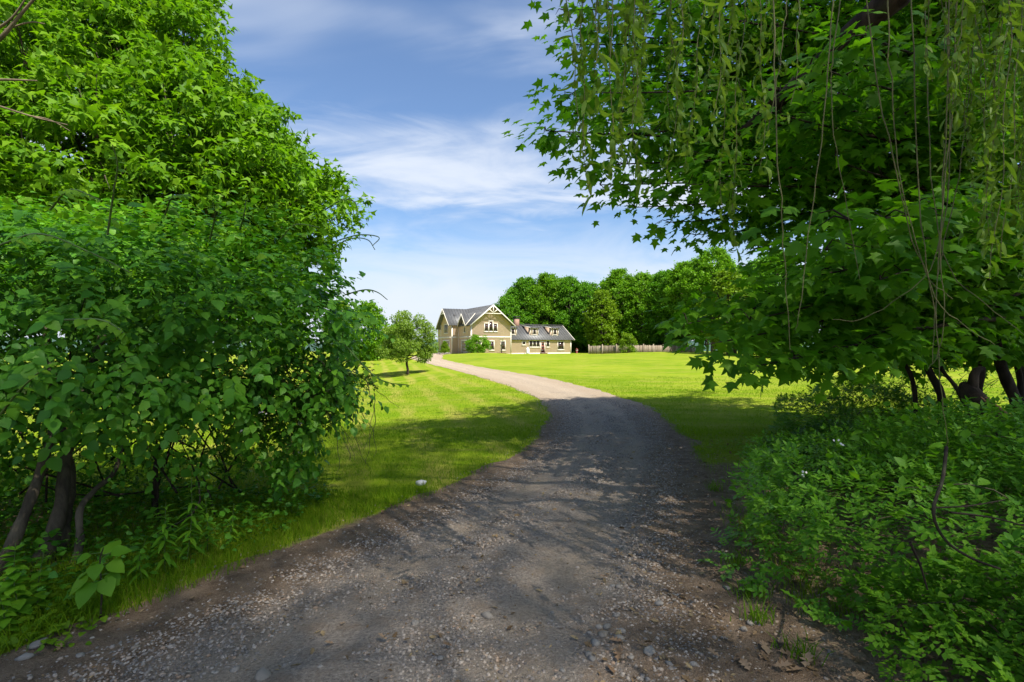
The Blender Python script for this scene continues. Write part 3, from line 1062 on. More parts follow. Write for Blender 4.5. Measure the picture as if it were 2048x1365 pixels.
# rakes, corner boards, belts
tr = MB()
for sgn in (-1, 1):
    x0 = TM + sgn * (TM + ov)
    tr.beam((x0, -0.83, z_e + 0.04), (TM, -0.83, z_e + 0.04 + (TM + ov) * PIT), 0.07, 0.19, (0, 0, 1))
rk = hb(tr, "rake_board", M_TRIM, roof_main)
tr = MB()
for sgn in (-1, 1):
    tr.beam((CT - 0.78, CM + sgn * (CM - C0 + ov), ze - 0.1), (CT - 0.78, CM, ze - 0.1 + (CM - C0 + ov) * CP), 0.07, 0.17, (0, 0, 1))
hb(tr, "rake_board", M_TRIM, roof_cross)
tr = MB()
for s0 in (G0, G1):
    tr.beam((-0.65, s0, GE), (-0.65, GM, GR), 0.06, 0.20, (0, 0, 1))
tr.beam((-0.6, G0 - 0.05, GE + 0.16), (1.95, GM - 0.02, GR + 0.19), 0.10, 0.08, (0, 0, 1))
hb(tr, "rake_board", M_TRIM, roof_small)
tr = MB()
tr.beam((W1 + 0.52, WS - 0.45, wze - 0.05), (W1 + 0.52, WM, WR_ + 0.02), 0.06, 0.2, (0, 0, 1))
hb(tr, "rake_board", M_TRIM, roof_low)


def truss(face, lo, hi, ztie, ridge, pit, mid, name_parent, w=0.125):
    """Tie beam, king post and two braces in the plane FACE(a, z)."""
    half = (ridge - ztie) / pit
    for a, b in (((mid - half, ztie), (mid + half, ztie)), ((mid, ztie), (mid, ridge - 0.1)),
                 ((mid, ztie + 0.1), (mid - half * 0.48, ztie + (ridge - ztie) * 0.52)), ((mid, ztie + 0.1), (mid + half * 0.48, ztie + (ridge - ztie) * 0.52))):
        mb = MB()
        up = (0, 0, 1) if abs(a[0] - b[0]) > 0.2 else face(1, 0, 0)
        mb.beam(face(a[0], a[1], 0), face(b[0], b[1], 0), w if abs(a[0] - b[0]) > 0.2 else w, w, up if abs(a[0] - b[0]) > 0.2 else (1, 0.3, 0))
        hb(mb, "truss_beam", M_TRIM, name_parent)


truss(FR(-0.80), 0, TW, 6.95, RIDGE + 0.02, PIT, TM, roof_main)
truss(LF(CT - 0.74), C0, C1, 7.25, CR + 0.0, CP, CM, roof_cross, 0.11)

tb = MB()
cw = 0.16
for mp, a in ((FR(0), 0.0), (FR(0), TW - cw)):
    fbox(tb, mp, a, a + cw, 0.0, EAVE + 0.1, 0.0, 0.055)
hb(tb, "corner_board", M_TRIM, wall_main)
tb = MB()
fbox(tb, LF(0), 0.0, cw, 0.0, EAVE - 0.2, 0.0, 0.055)
hb(tb, "corner_board", M_TRIM, wall_main)
tb = MB()
fbox(tb, LF(0), 5.94, 6.10, 0.0, EAVE - 0.2, 0.0, 0.055)
hb(tb, "corner_board", M_TRIM, wall_main)
tb = MB()
fbox(tb, LF(CT), C0, C0 + cw + 0.06, 0.0, CE, 0.0, 0.055)
fbox(tb, LF(CT), C1 - cw, C1, 0.0, CE, 0.0, 0.055)
fbox(tb, FR(C0), CT, CT + 0.12, 0.0, CE, 0.0, 0.055)
hb(tb, "corner_board", M_TRIM, wall_cross)
tb = MB()
fbox(tb, LF(-0.62), 15.8, 16.0, 0, 4.8, 0.0, 0.055)
hb(tb, "corner_board", M_TRIM, wall_back)
tb = MB()
fbox(tb, FR(WS), W1 - cw, W1 + 0.03, 0.0, WE, 0.0, 0.055)
hb(tb, "corner_board", M_TRIM, wall_low)
for mp, a0, a1, par in ((FR(0), cw, TW - cw, wall_main), (LF(0), cw, 5.94, wall_main), (LF(CT), C0 + 0.22, C1 - cw, wall_cross), (FR(C0), CT + 0.12, -0.06, wall_cross), (LF(-0.62), 12.32, 15.8, wall_back)):
    tb = MB()
    fbox(tb, mp, a0, a1, 2.86, 3.08, 0.0, 0.05)
    hb(tb, "belt_board", M_TRIM, par)


# windows
def tu(u, s=0.0):
    k = (u - 1024) / 1024
    c, sn = math.cos(HA), math.sin(HA)
    X0, Y0 = -6.89 - sn * s, 86.0 + c * s
    return (k * Y0 - X0) / (c - k * sn)


ctr = TM - 0.12
window(FR(0), ctr - 1.25, ctr - 0.42, 3.9, 5.25, 1, 1)
window(FR(0), ctr - 0.42, ctr + 0.42, 3.9, 5.62, 1, 1)
window(FR(0), ctr + 0.42, ctr + 1.25, 3.9, 5.25, 1, 1)
window(FR(0), 3.35, 4.28, 0.72, 2.22, 1, 1)
window(FR(0), 5.45, 6.40, 0.72, 2.22, 1, 1)
window(FR(0), 1.0, 1.9, 0.72, 2.22, 1, 1)
window(LF(0), 2.55, 3.35, 3.75, 5.45, 1, 1)
window(LF(CT), 8.2, 10.25, 3.75, 5.3, 2, 0)
window(LF(-0.62), 13.2, 14.2, 0.3, 2.2, 1, 0)
z0 = 1.25
a0, a1 = tu(1059.2), tu(1081.5)
window(FR(WS), a0, a1, 1.22, 2.36, 3, 0)
window(FR(WS), tu(1093.6), tu(1100.8), 1.22, 2.36, 1, 0)
window(FR(WS), tu(1045.0), tu(1053.0), 1.62, 2.22, 1, 0)
window(FR(WS), tu(1116.5), tu(1129.6), 0.72, 2.22, 1, 1)
# front door
d0, d1 = tu(1082.4), tu(1091.6)
dm = MB()
fbox(dm, FR(WS), d0, d0 + 0.13, 0.2, 2.1, 0.0, 0.085)
fbox(dm, FR(WS), d1 - 0.13, d1, 0.2, 2.1, 0.0, 0.085)
fbox(dm, FR(WS), d0 - 0.04, d1 + 0.04, 2.1, 2.26, 0.0, 0.095)
door = hb(dm, "door_frame", M_TRIM)
dm = MB()
fbox(dm, FR(WS), d0 + 0.13, d1 - 0.13, 0.2, 2.1, 0.0, 0.05)
hb(dm, "door", M_DOOR, door)
dm = MB()
for k in range(3):
    fbox(dm, FR(WS), d0 + 0.22, d1 - 0.22, 0.42 + k * 0.56, 0.84 + k * 0.56, 0.0, 0.058)
hb(dm, "pane", M_GLASS, door)
dm = MB()
fbox(dm, FR(WS), d0 - 0.1, d1 + 0.1, 0.0, 0.18, 0.0, 0.8)
hb(dm, "doorstep", M_SASH, door)
dm = MB()
fbox(dm, FR(WS), d1 + 0.05, d1 + 0.17, 1.5, 1.85, 0.0, 0.16)
hb(dm, "wall_lamp", M_IRON)
for k, (mp, a0, a1) in enumerate(((LF(0), 1.15, 4.55), (LF(CT), 7.3, 11.0))):
    gm = MB()
    fbox(gm, mp, a0, a0 + 0.16, 0, 2.3, 0, 0.07)
    fbox(gm, mp, a1 - 0.16, a1, 0, 2.3, 0, 0.07)
    fbox(gm, mp, a0 - 0.05, a1 + 0.05, 2.3, 2.52, 0, 0.09)
    gf = hb(gm, "garage_door", M_TRIM)
    for q in range(4):
        pm = MB()
        fbox(pm, mp, a0 + 0.16, a1 - 0.16, 0.02 + q * 0.57, 0.56 + q * 0.57, 0, 0.045)
        hb(pm, "panel", M_GARAGE, gf)

# dormers on the low wing
for k, (ua, ub) in enumerate(((1019.0, 1033.5), (1060.6, 1076.7), (1102.3, 1117.0))):
    sD = WS + 0.75
    a0, a1 = tu(ua, sD), tu(ub, sD)
    if k == 0:
        a0 = TW + 0.03
    zb = zr(sD)
    zt_ = 4.72
    sB = WM - 0.35
    core = MB()
    Vd = [(a0, sD, zb - 0.15), (a1, sD, zb - 0.15), (a0, sD + 0.02, zt_), (a1, sD + 0.02, zt_), (a0, sB, zr(sB) - 0.3), (a1, sB, zr(sB) - 0.3), (a0, sB, zr(sB) + 0.02), (a1, sB, zr(sB) + 0.02)]
    core.add(Vd, [(0, 1, 3, 2), (4, 6, 7, 5), (0, 2, 6, 4), (1, 5, 7, 3), (2, 3, 7, 6)])
    dorm = hb(core, "dormer", M_SIDING)
    siding(FR(sD), lambda z: a0, lambda z: a1, zb + 0.02, zt_, dorm, 0.18)
    rm, sm2 = MB(), MB()
    slope(rm, sm2, (a0 - 0.22, sD - 0.38, zt_ + 0.05), (a1 + 0.22, sD - 0.38, zt_ + 0.05), (0, sB - sD + 0.6, zr(sB) + 0.10 - zt_), 0.08)
    hb(rm, "dormer_roof", M_ROOF, dorm)
    hb(sm2, "roof_seam", M_SEAM, dorm)
    tb = MB()
    tb.beam((a0 - 0.24, sD - 0.38, zt_ + 0.02), (a0 - 0.24, sB + 0.22, zr(sB) + 0.08), 0.05, 0.15)
    fbox(tb, FR(sD), a0, a0 + 0.13, zb, zt_, 0, 0.05)
    fbox(tb, FR(sD), a1 - 0.13, a1, zb, zt_, 0, 0.05)
    fbox(tb, FR(sD), a0 + 0.13, a1 - 0.13, zb, zb + 0.10, 0, 0.05)
    n_t = 5
    for q in range(n_t):
        a = a0 - 0.1 + (a1 - a0 + 0.2) * q / (n_t - 1)
        tb.box(a - 0.04, a + 0.04, sD - 0.34, sD, zt_ - 0.14, zt_ - 0.02)
    hb(tb, "dormer_trim", M_TRIM, dorm)
    mid = 0.5 * (a0 + a1)
    wfm, wpm = MB(), MB()
    mp = FR(sD)
    x0, x1, y0, y1 = mid - 0.37, mid + 0.37, zb + 0.14, zt_ - 0.22
    fbox(wfm, mp, x0, x0 + 0.1, y0, y1, 0.03, 0.085)
    fbox(wfm, mp, x1 - 0.1, x1, y0, y1, 0.03, 0.085)
    fbox(wfm, mp, x0 - 0.04, x1 + 0.04, y1, y1 + 0.1, 0.03, 0.09)
    fbox(wfm, mp, x0 - 0.04, x1 + 0.04, y0 - 0.04, y0 + 0.06, 0.03, 0.10)
    hb(wfm, "window_frame", M_TRIM, dorm)
    fbox(wpm, mp, x0 + 0.1, x1 - 0.1, y0 + 0.06, y1, 0.03, 0.06)
    hb(wpm, "pane", M_GLASS, dorm)

# rafter tails under the low eave, each its own piece
tail = MB()
tail.box(-0.045, 0.045, -0.44, 0.0, -0.07, 0.07)
tail_me = tail.mesh("rafter_tail", M_TRIM)
a = TW + 0.4
while a < W1 + 0.5:
    o = bpy.data.objects.new("rafter_tail", tail_me)
    COL.objects.link(o)
    o.parent = roof_low
    o.location = (a, WS, WE + 0.0)
    o.rotation_euler = (math.atan(WP), 0, 0)
    a += 0.62
for s0 in np.arange(C0 - 0.1, C0 + 0.0, 1.0):
    for a in np.arange(CT - 0.4, -0.1, 0.32):
        o = bpy.data.objects.new("rafter_tail", tail_me)
        COL.objects.link(o)
        o.parent = roof_cross
        o.location = (a, C0, CE + 0.02)
        o.rotation_euler = (math.atan(CP), 0, 0)
vp = MB()
vp.box(-0.35, -0.05, 7.55, 7.75, 6.6, 7.15)
hb(vp, "roof_vent", M_IRON, roof_cross)


# ---------------------------------------------------------------- things near the house
def gp(u, d):
    x = (u - 1024) / 1024 * d
    return np.array((x, d, float(gz(x, d))))


def lathe(mb, c, prof, sides=16):
    th = np.linspace(0, 2 * PI, sides, endpoint=False)
    V = np.concatenate([np.stack([c[0] + r * np.cos(th), c[1] + r * np.sin(th), np.full(sides, c[2] + z)], -1) for r, z in prof])
    F = [(i * sides + j, i * sides + (j + 1) % sides, (i + 1) * sides + (j + 1) % sides, (i + 1) * sides + j) for i in range(len(prof) - 1) for j in range(sides)]
    mb.add(V, F)


M_TANK = plain_mat("white tank paint", (0.75, 0.73, 0.68), 0.5, 0.3, 0.05, 4.0)
M_RED = plain_mat("faded red paint", (0.15, 0.025, 0.022), 0.5, 0.3, 0.12, 8.0)
c = np.array((*(house.matrix_basis @ Vector((tu(1055.5, -0.6), -0.6, 0)))[:2], 0.0))
c[2] = gz(c[0], c[1])
tk = empty("propane_tank", c, "white upright propane tank against the tan wall left of the red door", "gas tank")
mb = MB()
lathe(mb, c, [(0.0, 0.05), (0.29, 0.05), (0.30, 0.12), (0.30, 0.82), (0.27, 0.93), (0.17, 1.01), (0.0, 1.03)])
mb.build("tank", M_TANK, tk, True)
mb = MB()
lathe(mb, c, [(0.0, -0.1), (0.22, -0.1), (0.22, 0.06), (0.0, 0.06)])
mb.build("foot_ring", M_IRON, tk)
mb = MB()
lathe(mb, c, [(0.11, 1.0), (0.11, 1.16), (0.09, 1.18), (0.0, 1.18)], 10)
mb.build("valve_cover", M_TANK, tk, True)

c = gp(1153.5, 97.0)
hy = empty("red_hydrant", c, "small red hydrant with white band standing right of the house", "hydrant")
mb = MB()
lathe(mb, c, [(0.0, -0.1), (0.24, -0.1), (0.24, 0.05), (0.17, 0.08), (0.17, 0.50), (0.0, 0.5)])
lathe(mb, c, [(0.17, 0.66), (0.22, 0.68), (0.19, 0.82), (0.10, 0.92), (0.04, 0.94), (0.04, 1.0), (0.0, 1.0)])
mb.build("barrel", M_RED, hy, True)
mb = MB()
lathe(mb, c, [(0.0, 0.5), (0.18, 0.5), (0.18, 0.66), (0.0, 0.66)])
mb.build("band", M_TANK, hy)
mb = MB()
mb.tube([(c[0] - 0.3, c[1], c[2] + 0.58), (c[0] + 0.3, c[1], c[2] + 0.58)], 0.08, 8)
mb.build("outlet", M_RED, hy)

# rail-thin fence: two straight runs of grey boards with posts
M_FENCE, t = new_mat("weathered grey board")
oi = nd(t, "ShaderNodeObjectInfo")
nzf = noise(t, mapping(t, wpos(t), (1, 1, 0.15)), 9.0, 4.0, 0.6)
cf = ramp(t, oi.outputs["Random"], [(0.0, (0.17, 0.130, 0.092)), (0.6, (0.255, 0.205, 0.150)), (1.0, (0.34, 0.28, 0.21))])
out(t, principled(t, mixc(t, mth(t, "MULTIPLY", sstep(t, nzf, 0.4, 0.7), 0.4), cf, (0.15, 0.12, 0.09)), 0.9, 0.15))
pk = MB()
pk.box(-0.075, 0.075, -0.011, 0.011, 0.0, 1.38)
pk.hexa([(-0.075, -0.011, 1.38), (0.075, -0.011, 1.38), (-0.075, 0.011, 1.38), (0.075, 0.011, 1.38), (-0.02, -0.011, 1.45), (0.02, -0.011, 1.45), (-0.02, 0.011, 1.45), (0.02, 0.011, 1.45)])
picket_me = pk.mesh("fence_board", M_FENCE)
pt = MB()
pt.box(-0.065, 0.065, -0.065, 0.065, -0.3, 1.62)
post_me = pt.mesh("fence_post", M_FENCE)


def fence(u0, d0, u1, d1, label):
    p, q = gp(u0, d0), gp(u1, d1)
    root = empty("board_fence", p, label, "fence", "weathered fence runs beyond the lawn")
    L = math.hypot(q[0] - p[0], q[1] - p[1])
    ang = math.atan2(q[1] - p[1], q[0] - p[0])
    n = int(L / 0.185)
    for i in range(n):
        f = (i + 0.5) / n
        x, y = p[0] + (q[0] - p[0]) * f, p[1] + (q[1] - p[1]) * f
        o = bpy.data.objects.new("fence_board", picket_me)
        COL.objects.link(o)
        o.parent = root
        o.location = (x - p[0], y - p[1], float(gz(x, y)) - p[2] - 0.02 + random.uniform(-0.04, 0.03))
        o.rotation_euler = (random.uniform(-0.02, 0.02), random.uniform(-0.02, 0.02), ang)
    k = max(1, round(L / 2.2))
    for i in range(k + 1):
        f = i / k
        x, y = p[0] + (q[0] - p[0]) * f, p[1] + (q[1] - p[1]) * f
        o = bpy.data.objects.new("fence_post", post_me)
        COL.objects.link(o)
        o.parent = root
        nn = (-math.sin(ang) * -0.08, math.cos(ang) * -0.08)
        o.location = (x - p[0] + math.sin(ang) * 0.09, y - p[1] - math.cos(ang) * 0.09, float(gz(x, y)) - p[2])
        o.rotation_euler = (0, 0, ang)
    rm = MB()
    for zz in (0.35, 1.15):
        rm.beam((p[0] - math.sin(ang) * 0.035, p[1] + math.cos(ang) * 0.035, p[2] + zz), (q[0] - math.sin(ang) * 0.035, q[1] + math.cos(ang) * 0.035, q[2] + zz), 0.04, 0.09)
    rm.build("rail", M_FENCE, root)


fence(1178, 88, 1262, 84, "weathered grey board fence running left of the fence bush")
fence(1266, 84, 1400, 90, "weathered grey board fence running right of the fence bush")


# ---------------------------------------------------------------- trees and shrubs
def clump_cloud(centres, radii, per, leaf, flat=0.75, up=0.8, outward=None, shell=0.55, gauss=False):
    """Leaf positions in clumps, each leaf lying roughly level and leaning out of its clump."""
    P, T, N, Sz = [], [], [], []
    for i, (c, r) in enumerate(zip(centres, radii)):
        n = max(3, int(per * (r ** 2) * RNG.uniform(0.75, 1.25)))
        d = rnd_dir(n)
        rad = r * (shell + (1 - shell) * RNG.random(n)) * RNG.uniform(0.8, 1.15, n)
        off = d * rad[:, None]
        if gauss:
            off = RNG.normal(size=(n, 3)) * r * 0.62
        off[:, 2] *= flat
        P.append(c + off)
        t_ = d + 0.6 * RNG.normal(size=(n, 3))
        t_[:, 2] -= 0.35
        N.append(unit(0.7 * d + np.array((0, 0, up)) + 0.45 * RNG.normal(size=(n, 3))))
        T.append(t_)
        Sz.append(leaf * RNG.uniform(0.65, 1.25, n))
    return np.concatenate(P), np.concatenate(T), np.concatenate(N), np.concatenate(Sz)


def wood_variant(seed, h, w, low, bough=420):
    """One crown and trunk of a broadleaf tree about h tall, standing at the origin."""
    rg = np.random.default_rng(seed)
    cs, rs = [], []
    tb = MB()
    tb.tube([(0, 0, -0.3), (0.1, 0.05, h * 0.25), (-0.1, 0.1, h * 0.55), (0.05, 0, h * 0.85)], [h * 0.020, h * 0.016, h * 0.011, h * 0.003], 7)
    for k in range(bough):
        f = rg.random()
        z = h * (low + (0.97 - low) * f)
        prof = w * (math.sin(PI * min(1, 0.16 + 0.80 * f)) ** 0.7) * (0.75 + 0.25 * rg.random())
        a = rg.uniform(0, 2 * PI)
        rr = prof * math.sqrt(rg.uniform(0.30, 1.0)) * (1 + 0.16 * math.sin(3 * a + seed) + 0.12 * math.sin(9 * f + 2 * a))
        p = np.array((rr * math.cos(a), rr * math.sin(a), z))
        cs.append(p)
        rs.append(w * rg.uniform(0.06, 0.145))
        if k % 9 == 0:
            b = np.array((0, 0, max(h * 0.12, z - rr * 0.6)))
            tb.tube([b, 0.5 * (b + p) + (0, 0, 0.3), p], [h * 0.006, h * 0.004, h * 0.0015], 5)
    return cs, rs, tb


WOOD = {}
KINDS = [(11, 17.5, 5.0, 0.16, M_WOOD_A), (23, 16.0, 4.2, 0.10, M_WOOD_B), (37, 12.5, 3.8, 0.08, M_WOOD_C), (41, 18.5, 5.6, 0.22, M_WOOD_B), (53, 15.0, 4.6, 0.12, M_WOOD_A), (67, 10.0, 4.4, 0.02, M_WOOD_B)]
for k, (seed, h, w, low, mat) in enumerate(KINDS):
    cs, rs, tb = wood_variant(seed, h, w, low)
    P, T, N, Sz = clump_cloud(cs, rs, 165, 0.27, 0.75, 0.35, gauss=True)
    m = MB()
    scatter(m, TUFT, P, T, N, Sz)
    WOOD[k] = (m.mesh("crown", mat), tb.mesh("trunk", M_BARK), h)


def wood_tree(x, y, kind, scale, label, group, rz=None):
    z = float(gz(x, y))
    o = empty("broadleaf_tree", (x, y, z), label, "tree", group, random.uniform(0, 6.28) if rz is None else rz)
    o.scale = (scale * random.uniform(0.92, 1.1), scale * random.uniform(0.92, 1.1), scale)
    for nm, me in (("crown", WOOD[kind][0]), ("trunk", WOOD[kind][1])):
        c = bpy.data.objects.new(nm, me)
        COL.objects.link(c)
        c.parent = o
    return o


G_WOOD = "trees of the wood behind the house"
front = [
    (1012, 108, 4, 0.80, "dark broadleaf tree whose left flank meets the peak of the trussed gable"),
    (1052, 112, 0, 0.95, "tall dark tree directly behind the brick chimney"),
    (1098, 110, 3, 0.93, "tall round topped tree above the right hand dormer"),
    (1140, 107, 0, 0.92, "dark tall tree just past the right end of the house"),
    (1180, 104, 4, 0.95, "dark tree above the left end of the board fence"),
    (1204, 98, 2, 0.98, "bright yellow green tree in front of the dark wood, left of the fence bush"),
    (1238, 103, 3, 0.92, "mid green tree behind the fence bush"),
    (1285, 100, 1, 1.00, "mid green tree behind the right fence run"),
    (1330, 98, 0, 0.92, "dark tree showing between fence and hanging maple boughs"),
    (1372, 94, 3, 0.92, "tall tree left of the brightest crown at the wood's edge"),
    (1425, 86, 3, 0.98, "tallest bright crown of the wood, rising beside the hanging maple"),
]
for u, d, k, s, lab in front:
    wood_tree((u - 1024) / 1024 * d, d, k, s, lab, G_WOOD)
for i, (u, d, k, s) in enumerate([(1030, 122, 0, 0.9), (1075, 124, 1, 1.05), (1120, 121, 3, 0.95), (1160, 120, 0, 0.95), (1215, 119, 1, 1.06), (1262, 117, 0, 0.98), (1310, 114, 3, 0.95), (1352, 112, 1, 1.05), (1400, 106, 0, 1.0), (1470, 92, 1, 1.0), (1520, 88, 0, 0.95), (1450, 104, 3, 1.0), (1150, 112, 5, 0.8), (1172, 109, 5, 0.7), (1240, 110, 5, 0.75), (1300, 107, 5, 0.8), (1350, 103, 5, 0.8), (1120, 116, 5, 0.9)]):
    wood_tree((u - 1024) / 1024 * d, d, k, s, "broadleaf tree in the back row of the wood behind the house", G_WOOD)
for i, (x, y, k, s) in enumerate([(30, 58, 5, 0.75), (36, 55, 2, 0.8), (42, 54, 5, 0.9), (49, 56, 1, 0.8), (55, 52, 5, 0.95), (62, 50, 4, 0.85), (34, 66, 4, 0.9), (45, 68, 3, 0.9), (58, 64, 0, 0.9), (70, 52, 1, 1.0), (27, 64, 2, 0.85)]):
    wood_tree(x, y, k, s, "leafy tree edging the far right lawn, seen through the maple boughs", "trees edging the right lawn")
for x, y, k, s, lab in [(-17.5, 62, 5, 0.72, "round bushy tree behind the small apple tree, beside the vine thicket"), (-22, 66, 2, 0.62, "bushy tree hidden mostly behind the vine thicket"), (-26, 58, 5, 0.7, "low spreading tree seen between vine stems"), (-16.2, 72, 5, 0.48, "low rounded tree between apple tree and far hills")]:
    wood_tree(x, y, k, s, lab, "trees left of the drive")

# small apple tree on the left lawn
b = gp(815, 32.0)
ap = empty("apple_tree", b, "small round apple tree standing alone on the left lawn", "tree")
tb = MB()
tb.tube(b + np.array([(0, 0, -0.1), (0.02, 0, 0.3), (-0.05, 0, 0.65), (-0.02, 0, 1.0)]), [0.095, 0.075, 0.07, 0.065], 8)
tb.build("trunk", M_BARK_DARK, ap, True)
cs, rs = [], []
bb = MB()
for k in range(60):
    f = RNG.random()
    z = 0.95 + 2.65 * f
    a = RNG.uniform(0, 2 * PI)
    rr = 1.78 * (math.sin(PI * min(1, 0.20 + 0.72 * f)) ** 0.75) * math.sqrt(RNG.uniform(0.2, 1.0))
    p = b + np.array((rr * math.cos(a) - 0.05, rr * math.sin(a), z + (0.1 if rr < 1 else -0.05)))
    cs.append(p)
    rs.append(RNG.uniform(0.28, 0.46))
    st = b + np.array((-0.02, 0, RNG.uniform(0.85, 1.3)))
    if k % 2 == 0:
        bb.tube([st, 0.5 * (st + p) + (0, 0, -0.05), p], [0.032, 0.020, 0.006], 5)
bb.build("branch", M_BARK_DARK, ap)
P, T, N, Sz = clump_cloud(cs, rs, 1900, 0.12, 0.8, 0.6)
m = MB()
scatter(m, SMALL, P, T, N, Sz)
m.build("crown", M_APPLE, ap)


def shrub(name, b, w, h, n, leaf, mat, label, cat="shrub", group=None, cone=False, per=620):
    root = empty(name, b, label, cat, group)
    cs, rs = [], []
    bb = MB()
    for k in range(n):
        f = RNG.random()
        z = h * (0.08 + 0.86 * f)
        prof = w * ((1 - f) ** 0.75 * 0.95 + 0.05 if cone else math.sin(PI * min(1, 0.22 + 0.70 * f)) ** 0.7)
        a = RNG.uniform(0, 2 * PI)
        rr = prof * math.sqrt(RNG.uniform(0.3, 1.0))
        p = b + np.array((rr * math.cos(a), rr * math.sin(a), z))
        cs.append(p)
        rs.append(w * RNG.uniform(0.16, 0.28))
        if k % 4 == 0:
            s0 = b + np.array((rr * 0.15 * math.cos(a), rr * 0.15 * math.sin(a), -0.05))
            bb.tube([s0, 0.55 * s0 + 0.45 * p + (0, 0, 0.1 * h), p], [0.03 * w ** 0.5, 0.02 * w ** 0.5, 0.006], 5)
    bb.build("branch", M_BARK_DARK, root)
    P, T, N, Sz = clump_cloud(cs, rs, per, leaf, 0.8, 0.6)
    m = MB()
    scatter(m, SMALL, P, T, N, Sz)
    m.build("foliage", mat, root)
    return root


hl = lambda a, s: np.array((*(house.matrix_basis @ Vector((a, s, 0)))[:2], 0.0))
p = gp(957, 83.5)
shrub("round_shrub", p, 1.95, 3.0, 60, 0.20, M_WOOD_B, "big round green shrub at the front left corner of the house")
p = gp(889.5, 86)
shrub("cone_shrub", p + (0, 0, 0.05), 0.95, 2.15, 110, 0.12, M_WOOD_C, "small dense cone shrub before the left garage door", cone=True, per=1500)
p = gp(1255, 80.5)
shrub("fence_bush", p, 1.55, 3.3, 46, 0.20, M_WOOD_C, "light green bush growing in front of the board fence")
p = gp(1190, 90.5)
shrub("yellow_shrub", p, 0.75, 1.75, 20, 0.16, M_COVER, "yellow green shrub peeping over the left end of the fence")
p = gp(862, 92)
shrub("low_shrub", p, 1.3, 1.0, 30, 0.2, M_WOOD_B, "low green shrub left of the house's garage wall")
# slim young tree in a mulch ring
M_MULCH = plain_mat("brown mulch", (0.10, 0.055, 0.035), 0.95, 0.1, 0.3, 9.0)
p = gp(1003, 82.5)
yt = empty("young_tree", p, "slim young tree in a mulch ring before the right lower window", "tree")
mb = MB()
mb.tube(p + np.array([(0, 0, -0.1), (0.02, 0, 0.7), (-0.04, 0, 1.4), (0.03, 0, 2.0)]), [0.10, 0.085, 0.06, 0.02], 7)
for a, z in ((0.5, 1.2), (2.6, 1.0), (4.0, 1.5), (5.4, 1.35)):
    mb.tube(p + np.array([(0, 0, z), (0.2 * math.cos(a), 0.2 * math.sin(a), z + 0.35), (0.34 * math.cos(a), 0.34 * math.sin(a), z + 0.6)]), [0.04, 0.025, 0.01], 5)
mb.build("trunk", M_BARK_DARK, yt)
cs = [p + np.array((RNG.uniform(-0.38, 0.38), RNG.uniform(-0.38, 0.38), RNG.uniform(1.3, 2.35))) for _ in range(12)]
P, T, N, Sz = clump_cloud(cs, [0.17] * 12, 420, 0.10)
m = MB()
scatter(m, SMALL, P, T, N, Sz)
m.build("crown", M_WOOD_A, yt)
mb = MB()
lathe(mb, p, [(0.85, -0.02), (0.7, 0.08), (0.3, 0.12), (0.0, 0.12)], 14)
mb.build("mulch_ring", M_MULCH, yt)


def rock(seed, flat=0.6):
    """An angular stone of about unit size: 20 triangles."""
    rg = np.random.default_rng(seed)
    f = (1 + 5 ** 0.5) / 2
    V = np.array([(-1, f, 0), (1, f, 0), (-1, -f, 0), (1, -f, 0), (0, -1, f), (0, 1, f), (0, -1, -f), (0, 1, -f), (f, 0, -1), (f, 0, 1), (-f, 0, -1), (-f, 0, 1)]) / 1.9
    F = np.array([(0, 11, 5), (0, 5, 1), (0, 1, 7), (0, 7, 10), (0, 10, 11), (1, 5, 9), (5, 11, 4), (11, 10, 2), (10, 7, 6), (7, 1, 8), (3, 9, 4), (3, 4, 2), (3, 2, 6), (3, 6, 8), (3, 8, 9), (4, 9, 5), (2, 4, 11), (6, 2, 10), (8, 6, 7), (9, 8, 1)])
    V = V * rg.uniform(0.68, 1.2, (12, 1)) * np.array((rg.uniform(0.75, 1.25), rg.uniform(0.6, 1.0), flat * rg.uniform(0.7, 1.1))) * 0.5
    return V, F


ROCKS = [rock(s) for s in range(8)]
ROCK_ME = [proto_mesh(r, "stone", M_PEBBLE) for r in ROCKS]
ROCK_ME2 = [proto_mesh(r, "stone", M_STONE) for r in ROCKS]
p = gp(884, 84.5)
bed = empty("rock_border", p, "low border of dark rocks round the cone shrub by the house", "rock border")
for k in range(22):
    o = bpy.data.objects.new("rock", ROCK_ME[k % 8])
    COL.objects.link(o)
    o.parent = bed
    x, y = RNG.uniform(-0.95, 1.3), RNG.uniform(-0.3, 0.5)
    o.location = (x, y, float(gz(p[0] + x, p[1] + y)) - p[2] + 0.10 + 0.12 * RNG.random())
    o.scale = (0.42, 0.36, 0.34)
    o.rotation_euler = (RNG.uniform(-0.4, 0.4), RNG.uniform(-0.4, 0.4), RNG.uniform(0, 6))

